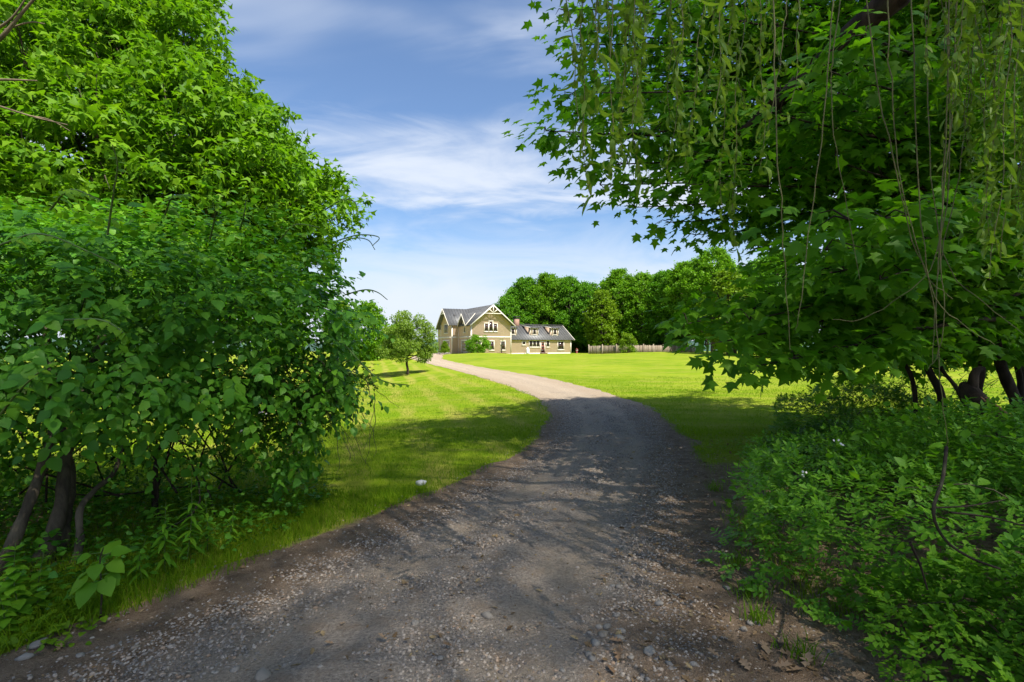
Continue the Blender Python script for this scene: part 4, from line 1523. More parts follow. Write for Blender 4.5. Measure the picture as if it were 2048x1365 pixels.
# ---------------------------------------------------------------- great maple at the left
TX, TY = -13.4, 17.5
b = np.array((TX, TY, float(gz(TX, TY))))
A = empty("maple_tree", b, "big sunlit maple tree towering behind the vine thicket at left", "tree")
tb = MB()
tb.tube(b + np.array([(0, 0, -0.3), (0.1, 0, 2.0), (-0.1, 0.1, 4.5), (0.2, 0, 8.0), (0.1, -0.1, 12.0), (0.2, 0, 15.5)]), [0.48, 0.36, 0.30, 0.22, 0.12, 0.03], 10)
tb.build("trunk", M_BARK, A, True)
zs = np.array((2.0, 3.0, 4.6, 6.0, 7.0, 8.5, 10.0, 11.7, 13.4, 15.5, 17.0))
ws = np.array((2.5, 5.0, 5.9, 6.6, 6.8, 5.9, 4.4, 2.9, 1.6, 1.2, 0.4))
cs, rs = [], []
bb = MB()
lobes = []
tries = 0
while len(lobes) < 125 and tries < 6000:
    tries += 1
    z = RNG.uniform(2.8, 16.2)
    w = np.interp(z, zs, ws)
    a = RNG.uniform(0, 2 * PI)
    f = math.sqrt(RNG.uniform(0.45, 1.0))
    p = np.array((w * f * math.cos(a), 0.85 * w * f * math.sin(a), z))
    facing = -(p[0] * -0.6 + p[1] * 0.8) / (w + 0.1)
    if RNG.random() > 0.5 + 0.8 * facing:
        continue
    if any(np.linalg.norm((p - q) * (1, 1, 1.25)) < 1.25 for q, _ in lobes):
        continue
    lobes.append((p, RNG.uniform(1.05, 1.75)))
for p, r in lobes:
    for _ in range(int(15 * r * r)):
        d = rnd_dir(1, 0.35)[0]
        cs.append(b + p + d * np.array((r, r, r * 0.85)) * RNG.uniform(0.7, 1.05))
        rs.append(RNG.uniform(0.30, 0.55))
    z0 = max(1.8, p[2] - 0.8 * math.hypot(p[0], p[1]))
    bb.tube(spline([b + (0, 0, z0), b + p * (0.55, 0.55, 1) + (0, 0, -0.3), b + p], 7), np.linspace(0.085, 0.012, 7), 5)
    for _ in range(4):
        q = b + p + rnd_dir(1)[0] * r * 0.8
        bb.tube([b + p * 0.9 + (0, 0, -0.2), 0.5 * (b + p + q), q], [0.022, 0.014, 0.005], 4)
bb.build("branch", M_BARK, A)
for _ in range(260):
    z = RNG.uniform(2.5, 12)
    a = RNG.uniform(0, 2 * PI)
    rr = np.interp(z, zs, ws) * RNG.uniform(0.05, 0.7)
    cs.append(b + np.array((rr * math.cos(a), rr * math.sin(a), z)))
    rs.append(RNG.uniform(0.5, 0.9))
P, T, N, Sz = clump_cloud(cs, rs, 138, 0.245, 0.45, 0.9, shell=0.3)
m = MB()
scatter(m, MAPLE_FAR, P, T, N, Sz)
m.build("crown", M_MAPLE, A)
print("maple leaves", len(P))


# ---------------------------------------------------------------- vine thicket at the near left
def blob_noise(d):
    return 1 + 0.10 * np.sin(d[:, 0] * 5.1 + 1) * np.cos(d[:, 2] * 4.3) + 0.08 * np.sin(d[:, 1] * 7.3 + d[:, 0] * 3.1) + 0.06 * np.sin(d[:, 2] * 11 + d[:, 0] * 6)


VC, VR = np.array((-4.25, 5.05, 1.62)), np.array((2.72, 1.95, 1.34))
B = empty("vine_thicket", (-4.2, 4.4, 0.0), "dark thicket of small trees smothered in broad leaved vines, left of the drive", "shrub")
sh = []
n = 6200
d = rnd_dir(n)
keep = ((d[:, 1] < 0.45) | (d[:, 2] > 0.2)) & (d[:, 2] > -0.86)
d = d[keep]
depth = RNG.choice([1.0, 0.9, 0.75], len(d), p=[0.6, 0.25, 0.15])
base = VC + d * VR * (blob_noise(d) * depth)[:, None]
ok = base[:, 2] > 0.55 + 0.35 * np.sin(base[:, 0] * 3.3) + np.where(base[:, 0] > -2.6, -0.1, 0.15)
d, base = d[ok], base[ok]
outw = unit(d / VR)
P, T, N, Sz = [], [], [], []
for i in range(len(base)):
    k = RNG.integers(4, 9)
    dirn = outw[i] * 0.8 + RNG.normal(size=3) * 0.55
    dirn[2] -= 0.15
    dirn = dirn / np.linalg.norm(dirn)
    L = 0.045
    side = np.cross(dirn, (0, 0, 1.0))
    side /= np.linalg.norm(side) + 1e-6
    p = base[i].copy() - outw[i] * 0.10
    lsz = RNG.choice([0.045, 0.06, 0.08, 0.10], p=[0.2, 0.3, 0.3, 0.2]) * RNG.uniform(0.85, 1.15)
    for j in range(k):
        dirn = unit(dirn + np.array((0, 0, -0.10)))
        p = p + dirn * L
        sg = 1 if j % 2 else -1
        P.append(p + RNG.normal(size=3) * 0.008)
        T.append(dirn * 0.55 + side * sg * 0.8 + np.array((0, 0, -0.30)) + RNG.normal(size=3) * 0.22)
        N.append(np.array((0, 0, 0.95)) + outw[i] * 0.50 + RNG.normal(size=3) * 0.28)
        Sz.append(lsz * RNG.uniform(0.75, 1.15))
P, T, N, Sz = map(np.array, (P, T, N, Sz))
foliage(B, OVAL, P, T, N, Sz, M_VINE, rest=OVAL_LO)
print("vine leaves", len(P))
# finer leaves that fill the heart of the thicket, and its trailing rose at the right
n = 9000
d = rnd_dir(n)
base = VC + d * VR * (0.30 + 0.5 * RNG.random(n))[:, None]
base = base[base[:, 2] > 0.75]
m = MB()
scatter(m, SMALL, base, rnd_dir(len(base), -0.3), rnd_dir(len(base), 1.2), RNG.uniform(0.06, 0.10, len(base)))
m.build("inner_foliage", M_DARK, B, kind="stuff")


def compound(P0, dirn, up, L, pairs=3, leaf=0.5):
    """A rose leaf: leaflets in pairs along a stalk and one at the end."""
    res = []
    side = np.cross(dirn, up)
    side /= np.linalg.norm(side) + 1e-6
    for j in range(pairs):
        q = P0 + dirn * L * (0.25 + 0.25 * j)
        for sg in (-1, 1):
            res.append((q, dirn * 0.5 + side * sg, up, L * leaf * (0.8 + 0.12 * j)))
    res.append((P0 + dirn * L * (0.25 + 0.25 * (pairs - 1) + 0.06), dirn, up, L * leaf * 1.1))
    return res


def strand(top, length, sway, nseg=12, drift=(0, 0, 0)):
    f = np.linspace(0, 1, nseg)
    ph = RNG.uniform(0, 6)
    X_ = top[0] + drift[0] * f + sway * (np.sin(f * 3.2 + ph) - math.sin(ph)) * 0.5 + 0.012 * np.sin(f * 17 + ph)
    Y_ = top[1] + drift[1] * f + sway * (np.cos(f * 2.7 + ph) - math.cos(ph)) * 0.5
    Z_ = top[2] - length * f
    return np.stack([X_, Y_, Z_], -1)


trail = []
tbm = MB()
for k in range(85):
    f = RNG.random()
    top = np.array((RNG.uniform(-2.85, -1.65), RNG.uniform(4.5, 5.8), RNG.uniform(1.05, 1.5)))
    L = RNG.uniform(0.2, 0.80) * (1.0 if -2.6 < top[0] < -2.0 else 0.45)
    pts = strand(top, L, 0.22, 10, (RNG.uniform(-0.25, 0.1), 0, 0))
    tbm.tube(pts, np.linspace(0.006, 0.002, 10), 4)
    for q in pts[1:]:
        for _ in range(3):
            dr = unit(RNG.normal(size=3) + np.array((0, 0, -0.5)))
            trail += compound(q, dr, unit(RNG.normal(size=3) + np.array((0, 0, 1.2))), RNG.uniform(0.07, 0.11), 2, 0.42)
for k in range(85):                       # low dark scrub at the thicket's foot
    c0 = np.array((RNG.uniform(-6.4, -2.9), RNG.uniform(4.7, 5.9), RNG.uniform(0.05, 0.85)))
    for _ in range(16):
        q = c0 + RNG.normal(size=3) * np.array((0.22, 0.2, 0.14))
        q[2] = max(q[2], 0.03)
        trail += compound(q, unit(RNG.normal(size=3)), unit(RNG.normal(size=3) + np.array((0, 0, 1.3))), RNG.uniform(0.07, 0.12), 2, 0.45)
P, T, N, Sz = (np.array([t_[i] for t_ in trail]) for i in range(4))
m = MB()
scatter(m, SMALL, P, T, N, Sz)
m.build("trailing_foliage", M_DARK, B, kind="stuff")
for k in range(16):                       # bare hanging runners at the right edge
    top = np.array((RNG.uniform(-1.95, -1.32), RNG.uniform(4.6, 5.2), RNG.uniform(1.05, 1.3)))
    tbm.tube(strand(top, RNG.uniform(0.25, 0.75), 0.16, 12, (0.1, 0, 0)), np.linspace(0.004, 0.0015, 12), 4)
tbm.build("runner", M_CANE, B)
# stems
for pts, r0, mt in (
    ([at(-10, 1175, 3.55), at(45, 1040, 3.7), at(85, 930, 3.9), at(110, 820, 4.2), at(90, 650, 4.6)], 0.042, M_BARK),
    ([at(80, 1130, 3.75), at(120, 1020, 3.95), at(135, 900, 4.2), at(175, 760, 4.6), at(230, 600, 5.0)], 0.052, M_BARK),
    ([at(120, 1130, 3.95), at(128, 1040, 4.1), at(140, 950, 4.3), at(110, 800, 4.6)], 0.055, M_BARK),
    ([at(148, 1150, 3.7), at(160, 1080, 3.8), at(160, 1020, 3.9), at(190, 980, 4.1), at(235, 930, 4.4), at(250, 800, 4.8)], 0.028, M_BARK),
    ([at(330, 1075, 4.6), at(310, 1010, 4.8), at(320, 900, 5.0), at(400, 760, 5.2)], 0.03, M_BARK_DARK),
):
    mb = MB()
    pts[0][2] = -0.05
    mb.tube(spline(pts, 24), np.linspace(r0, r0 * 0.55, 24) * (1 + 0.10 * np.sin(np.arange(24) * 1.7) + 0.9 * np.exp(-np.arange(24) / 1.6)), 11)
    mb.build("trunk", mt, B, True)
mb = MB()
for k in range(20):
    s0 = np.array((RNG.uniform(-4.6, -2.6), RNG.uniform(4.2, 5.4), RNG.uniform(0.0, 0.6)))
    s1 = VC + rnd_dir(1)[0] * VR * 0.75
    mb.tube(spline([s0, 0.5 * (s0 + s1) + RNG.normal(size=3) * 0.25, s1], 9), np.linspace(0.010, 0.004, 9), 5)
mb.build("branch", M_BARK_DARK, B)
# long young shoots arching off the top and the right edge
sp, stv = [], MB()
for pts in (
    [at(215, 470, 3.3), at(228, 380, 3.2), at(235, 330, 3.15), at(225, 290, 3.1)], [at(420, 480, 3.9), at(430, 430, 3.8), at(425, 400, 3.75)],
    [at(0, 490, 3.2), at(80, 468, 3.0), at(180, 505, 2.9), at(260, 545, 2.9)], [at(130, 640, 3.0), at(200, 640, 2.8), at(240, 660, 2.75), at(250, 680, 2.75)],
    [at(480, 460, 4.2), at(488, 430, 4.1), at(492, 400, 4.1)], [at(0, 830, 2.9), at(40, 780, 2.8), at(90, 735, 2.75), at(110, 725, 2.75)],
    [at(690, 690, 4.5), at(740, 745, 4.3), at(775, 765, 4.25), at(815, 770, 4.2)], [at(650, 420, 4.9), at(685, 400, 4.8), at(710, 405, 4.8), at(714, 430, 4.8)],
    [at(660, 500, 4.9), at(700, 478, 4.8), at(735, 480, 4.8), at(750, 500, 4.8)], [at(690, 590, 4.7), at(730, 580, 4.6), at(755, 585, 4.6), at(775, 600, 4.6)],
    [at(680, 480, 4.9), at(720, 470, 4.8), at(758, 475, 4.75), at(745, 492, 4.75)],
    [at(330, 430, 3.6), at(345, 395, 3.5), at(380, 390, 3.45)], [at(560, 480, 4.4), at(590, 450, 4.3), at(640, 455, 4.3)], [at(100, 420, 3.3), at(140, 380, 3.2), at(200, 400, 3.1)],
):
    C = spline(pts, 18)
    stv = MB()
    stv.tube(C, np.linspace(0.007, 0.0035, 18), 5)
    stv.build("vine_shoot", M_STEM, B)
    bare_ = pts[0][0] > -2.0 and pts[0][2] > 1.9
    for j in range(2, 18):
        if bare_ and j > 8:
            continue
        dr = unit(C[min(j + 1, 17)] - C[j - 1])
        sd = unit(np.cross(dr, (0, 0, 1.0)))
        sg = 1 if j % 2 else -1
        sp.append((C[j], dr * 0.5 + sd * sg * 0.7 + np.array((0, 0, -0.45)), np.array((0, -0.4, 0.9)) + RNG.normal(size=3) * 0.2, 0.075 * (1.15 - 0.04 * j) * (0.7 if bare_ else 1)))
P, T, N, Sz = (np.array([t_[i] for t_ in sp]) for i in range(4))
leaf_objects(B, OVAL, P, T, N, Sz, M_VINE_YOUNG)
# young bright leaves over the top
n = 1500
d = rnd_dir(n, 0.9)
d = d[d[:, 2] > 0.45]
base = VC + d * VR * (blob_noise(d) * RNG.uniform(1.0, 1.12, len(d)))[:, None]
m = MB()
scatter(m, OVAL_LO, base, unit(d + RNG.normal(size=d.shape) * 0.6 + (0, 0, -0.2)), unit(RNG.normal(size=d.shape) * 0.5 + (0, 0, 1)), RNG.uniform(0.05, 0.09, len(d)))
m.build("young_foliage", M_VINE_YOUNG, B, kind="stuff")


def flower(root, c, r=0.035, n=5):
    """A loose truss of small five petalled roses."""
    mb = MB()
    for _ in range(n):
        q = c + RNG.normal(size=3) * r * 0.5
        ax = unit(np.array((0, -0.8, 0.5)) + RNG.normal(size=3) * 0.35)
        s1 = unit(np.cross(ax, (0, 0, 1.0)))
        s2 = np.cross(ax, s1)
        a = np.arange(5) * 2 * PI / 5 + RNG.random()
        tip = np.cos(a)[:, None] * s1 + np.sin(a)[:, None] * s2 + ax * 0.35
        scatter(mb, LEAFLET, np.repeat(q[None], 5, 0), tip, np.repeat(ax[None], 5, 0), np.full(5, 0.0095), np.full(5, 1.6))
    return mb.build("flower", M_PETAL, root)


for u, v, d_ in ((523, 827, 4.35), (479, 862, 4.25), (483, 829, 4.4), (598, 905, 4.8), (600, 850, 4.8)):
    flower(B, at(u, v, d_), 0.04 if u == 523 else 0.03)

# dead limb reaching in at the top left
mb = MB()
for pts, r0 in (([at(-60, 120, 4.3), at(0, 78, 4.2), at(45, 25, 4.15), at(85, -20, 4.1)], 0.024), ([at(-30, 70, 4.2), at(20, 40, 4.15), at(60, -15, 4.1)], 0.014), ([at(10, 60, 4.2), at(60, 45, 4.2), at(90, 48, 4.2)], 0.008),
               ([at(-60, 195, 4.3), at(0, 213, 4.2), at(70, 235, 4.1), at(135, 250, 4.05)], 0.011), ([at(-40, 160, 4.4), at(20, 160, 4.3), at(75, 162, 4.3)], 0.014), ([at(60, 232, 4.1), at(100, 240, 4.1), at(140, 262, 4.1)], 0.006)):
    mb.tube(spline(pts, 12), np.linspace(r0, r0 * 0.35, 12), 6)
q0 = at(-60, 150, 4.35)
mb.tube(spline([q0, (-5.0, 4.6, 3.2), (-4.9, 4.7, 1.5), (-4.85, 4.7, -0.1)], 14), np.linspace(0.03, 0.07, 14), 7)
dl = mb.build("dead_tree", M_BARK_PALE)
tag(dl, "bare dead tree reaching thin grey branches in at upper left", "tree")

# ---------------------------------------------------------------- right: overhanging maple
TX, TY = 9.2, 8.8
b = np.array((TX, TY, float(gz(TX, TY))))
D = empty("maple_tree", b, "shady maple tree overhanging the right of the drive with drooping boughs", "tree")
tb = MB()
tb.tube(b + np.array([(0, 0, -0.3), (-0.1, 0, 1.5), (0.1, 0, 3.5), (-0.2, 0, 6.5), (0, 0.1, 9.5)]), [0.34, 0.27, 0.22, 0.15, 0.05], 10)
tb.build("trunk", M_BARK_DARK, D, True)
ends = [at(1085, -70, 6.6), at(1125, 20, 6.8), at(1150, 90, 7.4), at(1092, 262, 6.3), at(1125, 275, 6.5), at(1130, 190, 7.6), at(1165, 330, 6.8), at(1200, 370, 7.0), at(1270, 415, 7.4), at(1340, 445, 7.8),
        at(1390, 470, 8.4), at(1375, 648, 5.4), at(1410, 690, 5.0), at(1500, 735, 4.6), at(1590, 715, 5.0), at(1440, 600, 6.4), at(1660, 735, 6.0), at(1500, 640, 5.2), at(1450, 620, 5.8), at(1560, 560, 5.0), at(1700, 440, 3.6), at(1650, 500, 4.2), at(1760, 560, 4.6), at(1620, 130, 4.6), at(1730, 70, 4.3), at(1560, 230, 5.2),
        at(1740, 690, 7.2), at(1800, 640, 7.0), at(1850, 700, 7.4), at(1900, 650, 6.8), at(1960, 690, 7.2), at(2010, 640, 6.6), at(1680, 660, 7.0), at(1720, 610, 6.2), at(1930, 600, 6.0), at(2040, 700, 7.6), at(1790, 730, 8.0), at(1980, 720, 8.2)]
cs, rs, outd = [], [], []
nlimb = 0


def limb(e, z0, r0, k):
    global nlimb
    s0 = b + np.array((0, 0, z0))
    mid = 0.5 * (s0 + e) + np.array((0, 0, RNG.uniform(0.2, 0.7)))
    C = spline([s0, mid, e], 14)
    m_ = MB()
    m_.tube(C, np.linspace(r0, 0.006, 14), 6)
    o_ = unit(e - s0)
    for f in np.linspace(0.40, 1.0, k):
        q = C[min(13, int(f * 13))]
        spread = 0.42 * (1.25 - f)
        for _ in range(2):
            cs.append(q + RNG.normal(size=3) * np.array((spread, spread, spread * 0.5)))
            rs.append(RNG.uniform(0.20, 0.36))
            outd.append(o_)
            m_.tube([q, 0.5 * (q + cs[-1]) + (0, 0, 0.05), cs[-1]], [0.008, 0.006, 0.003], 4)
    return m_


lm = MB()
for e in ends:
    z0 = float(np.clip(e[2] + RNG.uniform(-0.6, 0.4), 1.4, 7.5))
    q = limb(e, z0, 0.045, 16)
    q.build("branch", M_BARK_DARK, D)
for k in range(132):
    u, v, d_ = RNG.uniform(1150, 2150), RNG.uniform(-260, 600), RNG.uniform(5.6, 11.5)
    lim = np.interp(u, [1180, 1300, 1400, 1500], [250, 330, 400, 600])
    if v > lim:
        v = lim - RNG.uniform(0, 200)
    e = at(u, v, d_)
    z0 = float(np.clip(e[2] + RNG.uniform(-1.2, 0.2), 1.8, 8.5))
    q = limb(e, z0, 0.04, 9)
    lm.V += q.V
    for kk, L in q.F.items():
        lm.F.setdefault(kk, [])
        for f_ in L:
            lm.F[kk].append(f_ + lm.n)
    lm.n += q.n
lm.build("branch", M_BARK_DARK, D, kind="stuff")
P, T, N, Sz = [], [], [], []
for c, r, o_ in zip(cs, rs, outd):
    # the crown stops where the photograph's shadow on the drive and lawn stops
    lx, ly = c[0] - 0.467 * c[2], c[1] + 0.5565 * c[2]
    if lx < 4.5 and ly > np.interp(lx, [-4.5, -2.8, -0.9, 0.9, 3.3], [9.0, 11.0, 12.3, 14.0, 15.0]) + 0.6:
        continue
    n = int(RNG.integers(12, 20))
    off = RNG.normal(size=(n, 3)) * np.array((r, r, r * 0.38)) * 0.75
    P.append(c + off)
    T.append(unit(off * 1.5 / (r + 0.01) + o_ * 0.8 + np.array((0, 0, -0.75)) + RNG.normal(size=(n, 3)) * 0.35))
    N.append(unit(np.array((0, -0.15, 1.0)) + RNG.normal(size=(n, 3)) * 0.38))
    Sz.append(RNG.uniform(0.11, 0.18, n))
P, T, N, Sz = map(np.concatenate, (P, T, N, Sz))
foliage(D, MAPLE, P, T, N, Sz, M_MAPLE_NEAR, rest=MAPLE_MID)
print("near maple leaves", len(P))

# ---------------------------------------------------------------- willow over the drive
WX, WY = 8.2, 1.0
b = np.array((WX, WY, 0.0))
Wt = empty("willow_tree", b, "curly leaved willow tree trailing leafy strands over the drive at upper right", "tree")
mb = MB()
mb.tube(spline([(WX, WY, -0.3), (WX - 0.1, WY, 1.5), (WX - 0.4, WY + 0.3, 3.2), (WX - 0.5, WY + 0.2, 5.5), (WX - 0.6, WY - 0.8, 7.0), (WX - 1.0, WY - 1.2, 8.0)], 22), np.linspace(0.50, 0.05, 22), 12)
mb.build("trunk", M_BARK_DARK, Wt, True)
mb = MB()
lim = [(WX - 0.4, WY + 0.3, 3.2), at(1960, -190, 4.6), at(1800, -20, 5.0), at(1640, 130, 5.6), at(1520, 235, 6.2), at(1440, 300, 6.8), at(1400, 335, 7.2)]
C = spline(lim, 30)
mb.tube(C, np.interp(np.linspace(0, 1, 30), [0, 0.35, 0.6, 0.8, 1], [0.20, 0.145, 0.085, 0.035, 0.010]) * (1 + 0.10 * np.sin(np.arange(30) * 2.1)), 10)
mb.build("limb", M_BARK_DARK, Wt, True)
mb = MB()
for e in ((1.0, 2.4, 5.0), (0.4, 3.2, 5.8), (2.4, 2.0, 4.6), (1.6, 3.6, 6.2), (2.6, 3.0, 5.4), (3.2, 1.6, 4.6)):
    s0 = np.array((WX - 0.5, WY + 0.2, 5.4)) if e[2] < 7 else np.array((WX - 1.5, WY - 1.2, 8.6))
    e = np.array(e, float)
    mb.tube(spline([s0, 0.5 * (s0 + e) + (0, 0, 0.7), e], 10), np.linspace(0.09, 0.015, 10), 7)
mb.build("branch", M_BARK_DARK, Wt)

LP = {k: ([], [], [], []) for k in range(4)}
tw = MB()
bt = MB()


def leafy(u, vend, d_, ztop=None, dens=1.0, curl=(0.18, 0.34, 0.36, 0.12), sz=(0.075, 0.130), start=0.0):
    end = at(u, vend, d_)
    zt_ = EYE + 0.70 * d_ + RNG.uniform(0.25, 0.7) if ztop is None else ztop
    L = zt_ - end[2]
    top = np.array((end[0] + RNG.uniform(-0.05, 0.12), end[1] + RNG.uniform(-0.1, 0.1), zt_))
    n_ = max(10, int(L / 0.035))
    C = strand(top, L, 0.10, n_)
    tw.tube(C[::3] if n_ > 12 else C, np.linspace(0.0035, 0.0015, len(C[::3] if n_ > 12 else C)), 4)
    for j in range(1, n_):
        if RNG.random() > dens or j / n_ < start:
            continue
        for _ in range(1 if RNG.random() < 0.45 else 2):
            k = RNG.choice(4, p=curl)
            a = RNG.uniform(0, 2 * PI)
            t_ = np.array((math.cos(a), math.sin(a), RNG.uniform(-1.5, 0.1)))
            LP[k][0].append(C[j] + RNG.normal(size=3) * 0.006)
            LP[k][1].append(t_)
            LP[k][2].append(np.array((math.cos(a), math.sin(a), 0.9)) + RNG.normal(size=3) * 0.35)
            LP[k][3].append(RNG.uniform(*sz))


for u, v, d_, de in ((1128, 190, 2.2, 0.35), (1138, 290, 2.3, 0.55), (1160, 405, 2.3, 0.65), (1185, 400, 2.5, 0.75), (1180, 120, 2.3, 1.0), (1235, 200, 2.6, 1.0), (1262, 300, 2.7, 1.0), (1275, 310, 2.9, 1.0), (1290, 360, 2.6, 1.0), (1305, 250, 3.0, 1.0),
                     (1330, 310, 3.0, 1.0), (1350, 345, 2.7, 1.0), (1375, 240, 3.2, 1.0), (1395, 330, 2.8, 1.0), (1415, 180, 3.1, 1.0), (1440, 220, 3.3, 1.0), (1460, 350, 2.8, 1.0), (1475, 500, 2.9, 0.9), (1480, 420, 3.0, 1.0), (1500, 160, 3.2, 0.9),
                     (1530, 120, 3.0, 0.8), (1215, 90, 3.0, 1.0), (1255, 110, 3.3, 1.0), (1320, 130, 3.4, 1.0), (1365, 110, 3.5, 1.0), (1450, 100, 3.4, 1.0), (1600, 230, 2.9, 0.45), (1245, 255, 2.4, 0.9), (1420, 290, 2.5, 0.9), (1210, 260, 2.9, 0.9)):
    leafy(u + RNG.uniform(-6, 6), v, d_, None, de)
for k in range(34):
    u = RNG.uniform(1890, 2120)
    v = np.interp(u, [1890, 1940, 2000, 2060, 2120], [180, 330, 520, 560, 560]) + RNG.uniform(-150, 40)
    leafy(u, v, RNG.uniform(2.2, 3.2), None, 0.95, (0.25, 0.35, 0.3, 0.10), (0.07, 0.115))
for u, v, d_ in ((2035, 640, 1.5), (2046, 560, 1.6), (1995, 560, 2.1), (1965, 470, 2.4), (1975, 530, 2.2)):
    leafy(u, v, d_, None, 0.7, (0.4, 0.3, 0.2, 0.1), (0.07, 0.11))
# leafless strands
for ptl in ([(1580, -60), (1560, 120), (1535, 270)], [(1690, -60), (1665, 110), (1660, 170), (1670, 290), (1690, 400), (1720, 560)], 
            [(1725, -60), (1750, 150), (1790, 330), (1820, 470), (1860, 570), (1875, 690)], [(1775, -60), (1780, 130), (1800, 350), (1850, 540), (1905, 600)], [(1900, -60), (1893, 250), (1880, 480), (1872, 640), (1880, 760), (1893, 860), (1893, 905)], [(1960, -60), (1940, 180), (1915, 370), (1885, 500), (1872, 600), (1865, 730)],
            [(1670, -60), (1655, 150), (1640, 300), (1620, 450), (1600, 620), (1590, 660)], [(1890, -60), (1900, 300), (1870, 520), (1790, 600), (1720, 640), (1665, 640)],
            [(1850, -60), (1860, 300), (1890, 520), (1960, 600), (2010, 640), (2060, 680)], [(1545, -60), (1550, 200), (1560, 380), (1565, 480), (1575, 600), (1580, 700)], [(1820, -60), (1835, 350), (1865, 580), (1935, 655), (1990, 690)], [(1915, -60), (1905, 200), (1880, 480), (1890, 600), (1880, 700), (1855, 740)]):
    d_ = RNG.uniform(2.3, 3.0)
    C = spline([at(u, v, d_ + 0.05 * i) for i, (u, v) in enumerate(ptl)], 22)
    bt.tube(C + RNG.normal(size=C.shape) * 0.003, np.linspace(0.0034, 0.0018, 22), 5)
bt.build("bare_strand", M_TWIG, Wt)
tw.build("strand", M_TWIG, Wt)
for k in range(4):
    P, T, N, Sz = (np.array(a) for a in LP[k])
    foliage(Wt, WILLOW[k], P, T, N, Sz, M_WILLOW, 75)
print("willow leaves", sum(len(LP[k][0]) for k in range(4)))
# unseen tall trees behind the viewer, crowns placed and thinned to shadow the near drive
cs, rs = [], []
tries = 0
for q_, (CW, CRW, nn, lab) in enumerate((((13.6, -8.6, 24.0), (6.3, 8.0, 3.0), 52000, "unseen tall tree standing behind the viewer, shading the near drive"), ((20.4, -11.8, 24.0), (5.4, 8.6, 3.0), 34000, "unseen tall tree standing behind the viewer at right, shading the rose thicket"), ((5.9, -12.2, 23.6), (4.6, 4.0, 2.8), 18000, "unseen slim tall tree standing behind the viewer, shading the vine thicket"))):
    tt = empty("unseen_tree", (CW[0], CW[1], 0), lab, "tree", "unseen tall trees behind the viewer")
    r_, a = np.sqrt(RNG.random(nn)), RNG.uniform(0, 2 * PI, nn)
    r_ = r_ * (1 + 0.07 * np.sin(a * 5 + 1) + 0.05 * np.sin(a * 11) + 0.04 * np.sin(a * 23))
    zz = RNG.uniform(-1, 1, nn) * np.sqrt(np.clip(1.15 - r_ ** 2 * 0.8, 0.1, 1)) + 0.35 * (1 - r_ ** 2)
    P = np.array(CW) + np.stack([np.cos(a) * r_, np.sin(a) * r_, zz], -1) * np.array(CRW)
    m = MB()
    scatter(m, SMALL, P, rnd_dir(nn, -0.4), rnd_dir(nn, 0.8), RNG.uniform(0.11, 0.20, nn))
    m.build("crown", M_CANOPY, tt)
    mb = MB()
    mb.tube(spline([(CW[0], CW[1], -0.3), (CW[0] + 0.2, CW[1], 8.0), (CW[0] - 0.2, CW[1] + 0.2, 16.0), (CW[0], CW[1], 25.5)], 16), np.linspace(0.45, 0.06, 16), 9)
    for a in np.arange(9) * 0.7:
        mb.tube([(CW[0], CW[1], 19.5), (CW[0] + 0.4 * CRW[0] * math.cos(a), CW[1] + 0.4 * CRW[1] * math.sin(a), 22.4), (CW[0] + 0.85 * CRW[0] * math.cos(a), CW[1] + 0.85 * CRW[1] * math.sin(a), 24.3)], [0.12, 0.07, 0.02], 6)
    mb.build("trunk", M_BARK, tt, True)


# ---------------------------------------------------------------- right: rose thicket, shrubs, saplings
def mound(name, C, R, ncomp, L, mat, label, zmin=0.04, pieces=300, pairs=3, seedcane=26, cat="shrub"):
    root = empty(name, (C[0], C[1], 0.0), label, cat)
    n = int(ncomp * 2.2)
    d = rnd_dir(n, 0.25)
    rad = RNG.choice([1.0, 0.92, 0.8, 0.62], n, p=[0.5, 0.25, 0.15, 0.10])
    p = np.array(C) + d * np.array(R) * (rad * (1 + 0.12 * np.sin(d[:, 0] * 6.3 + 1.1) * np.cos(d[:, 1] * 5.2) + 0.10 * np.sin(d[:, 2] * 9 + d[:, 0] * 4)))[:, None]
    k = p[:, 2] > zmin
    p, d = p[k][:ncomp], d[k][:ncomp]
    res = []
    for i in range(len(p)):
        o_ = unit(d[i] / np.array(R))
        dr = unit(o_ * 0.7 + RNG.normal(size=3) * 0.6 + np.array((0, 0, -0.1)))
        res += compound(p[i], dr, unit(np.array((0, 0, 1.0)) + o_ * 0.35 + RNG.normal(size=3) * 0.28), L * RNG.uniform(0.7, 1.25), pairs, 0.42)
    P, T, N, Sz = (np.array([t_[i] for t_ in res]) for i in range(4))
    foliage(root, LEAFLET, P, T, N, Sz, mat, pieces, rest=LEAFLET_LO if pieces > 100 else SMALL)
    mb = MB()
    for _ in range(seedcane):
        dd = rnd_dir(1, 0.5)[0]
        e = np.array(C) + dd * np.array(R) * 1.02
        e[2] = max(e[2], 0.1)
        s0 = np.array((C[0] + RNG.uniform(-0.4, 0.4) * R[0], C[1] + RNG.uniform(-0.4, 0.4) * R[1], -0.03))
        mb.tube(spline([s0, 0.45 * s0 + 0.55 * e + np.array((0, 0, 0.35 * R[2])), e], 10), np.linspace(0.007, 0.0025, 10), 5)
    mb.build("cane", M_CANE, root)
    return root


